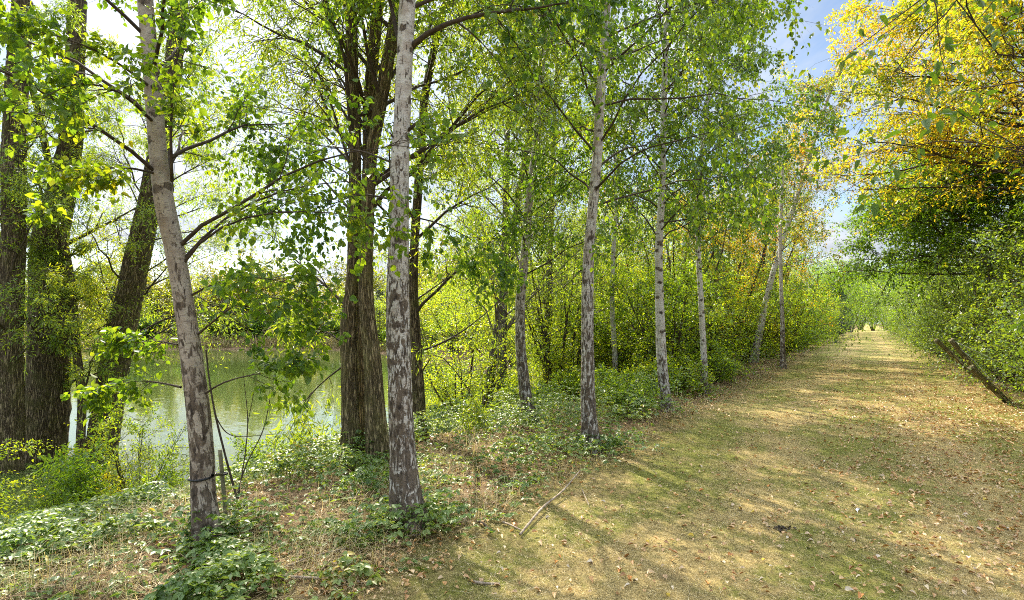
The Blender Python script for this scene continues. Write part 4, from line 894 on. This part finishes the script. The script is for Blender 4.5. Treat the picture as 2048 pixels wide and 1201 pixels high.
# feather, soil clod
fm = M('grey_white_feather'); fm.bsdf((.7, .72, .78), .6, .2)
p = G(1715, 1028, .012); V, F = leaf_geo(np.zeros((1, 3)), np.array([[.2, .9, .25]]), np.array([[-.5, -.6, .7]]), np.array([.07]), .45, KITE6 * np.array([1, 1, 2.]))
ft = thing('feather', 'small grey white feather lying on the path', 'feather', p); link('vane', mesh_np('vane', V, F, fm.m, smooth=False), ft)
V, F, _ = tubes(np.array([[(-.004, -.02, -.004), (.004, .02, .005), (.012, .06, .016)]]), np.full((1, 3), .0012), 5); link('quill', mesh_np('quill', V, F, fm.m), ft)
p = G(1565, 1062, .0); n = 60; c = np.stack([gr.normal(0, .055, n), gr.normal(0, .03, n), gr.uniform(0, .015, n)], -1) @ np.array([[CY, SY, 0], [-SY, CY, 0], [0, 0, 1]])
V, F = leaf_geo(c, gr.normal(0, 1, (n, 3)) * [1, 1, .4], gr.normal(0, 1, (n, 3)) + [0, 0, 1], gr.uniform(.015, .035, n), .8)
tag(link('soil_clod', mesh_np('soil_clod', V, F, flat_mat('dark_crumbled_soil', (.05, .035, .025)), smooth=False), None, p), 'dark crumbled clod of soil on the path', 'soil clod')
# tall weeds along the water's edge
WDG = 'tall weeds at the water edge'
def weed(label, loc, H, seed, leaf, ls, asp, n=1, dead=False):
    rng = np.random.default_rng(seed); org = at(*loc); r = thing('tall_weed', label, 'weed', org, WDG)
    k = 5; a = rng.uniform(0, 6.28, k); S = np.stack([np.cos(a) * .06, np.sin(a) * .06, np.full(k, -.03)], -1); Dr = unit(np.stack([np.cos(a) * .2, np.sin(a) * .2, np.ones(k)], -1))
    P0 = grow(rng, S, Dr, H * rng.uniform(.6, 1.1, k), 8, -.04, .1); V1, F1, _ = tubes(P0, taper(np.full(k, .004), 8), 5)
    S, d, t, idx = kids(rng, P0, 9, .2, 1, .8, .25, .2); P2 = grow(rng, S, d, .08 + .18 * (1 - t) * H, 4, -.1, .1); V2, F2, _ = tubes(P2, taper(np.full(len(P2), .0018), 4), 4)
    V, F = join([(V1, F1), (V2, F2)]); link('stems', mesh_np('stems', V, F, TWG if dead else twig_mat('green_stem', (.05, .06, .02), (.14, .14, .05))), r)['kind'] = 'stuff'
    if not dead:
        V, F = leaves_on(rng, np.concatenate([P2]), 5, ls, asp, .3, .4); V3, F3 = leaves_on(rng, P0, 12, ls, asp, .3, .4, t0=.25); V, F = join([(V, F), (V3, F3)]); link('foliage', mesh_np('foliage', V, F, leaf, smooth=False), r)
    return r
wp = [weed('tall leafy green weed at the water edge', (-8.7, 2.0), .85, 801, LM['shrub'], .055, .4), weed('pale leafy weed at the water edge', (-8.2, 2.8), .75, 802, LM['willow'], .06, .22), weed('bare brown weed stalk at the water edge', (-7.9, 3.4), 1.1, 803, None, .05, .4, dead=True)]
for i in range(52):
    px = gr.uniform(-20, 720); Dd = gr.uniform(7.0, 9.8) - .9 * (px < 220); q = W(px, HOR, Dd)
    if sdf_lake(q[:1], q[1:2])[0] < .1: continue
    dup(wp[[0, 1, 0, 2, 1][i % 5]], at(q[0], q[1]), gr.uniform(0, 6.28), gr.uniform(.45, .95))
for px, Dd, sc in [(132, 7.0, 1.2), (148, 6.7, 1.3), (160, 7.1, 1.25), (140, 6.3, 1.0), (172, 6.6, 1.1), (120, 6.6, 1.1)]:
    q = W(px, HOR, Dd); dup(wp[0], at(q[0], q[1]), gr.uniform(0, 6.28), sc)
# green reeds
x = []; 
for i, (px, Dd) in enumerate([(560, 8.6), (600, 8.4), (640, 8.7), (575, 9.2)]):
    q = W(px, HOR, Dd); n = 16; rx = q[0] + gr.normal(0, .08, n); ry = q[1] + gr.normal(0, .08, n); V, F = blades(rx, ry, ground(rx, ry), gr.uniform(.5, 1.0, n), np.full(n, .014), np.abs(gr.normal(.12, .12, n)), gr, .5); c = at(q[0], q[1])
    tag(link('reed_clump', mesh_np('reed_clump', V - c, F, LM['lime'], smooth=False), None, c), 'upright green reed clump between the leaning birch and the brown willow', 'reeds', 'reed clumps')
# straw reeds along the far shore
px = gr.uniform(-200, 830, 9000); Dd = np.interp(px, [-900, -300, 60, 300, 520, 700, 790, 900], [90, 74, 66, 62, 63, 61, 52, 39]) + gr.uniform(.2, 2.2, 9000); X = (px - 1024) / FPX * Dd; x = X * CY - Dd * SY; y = X * SY + Dd * CY
k = (n2(x, y, .15, 61) > .42) | (px > 560); x, y = x[k], y[k]; V, F = blades(x, y, ground(x, y) - .05, gr.uniform(.5, 1.3, len(x)), np.full(len(x), .07), np.abs(gr.normal(.2, .15, len(x))), gr, .4)
tag(link('far_reeds', mesh_np('far_reeds', V, F, blade_mat('straw_reed', lambda m, g: m.ramp(g.outputs['Random Per Island'], [(0, (.16, .17, .05)), (.5, (.34, .27, .13)), (1, (.46, .36, .2))])), smooth=False)), 'band of straw coloured reeds along the far shore', 'reeds', kind='stuff')
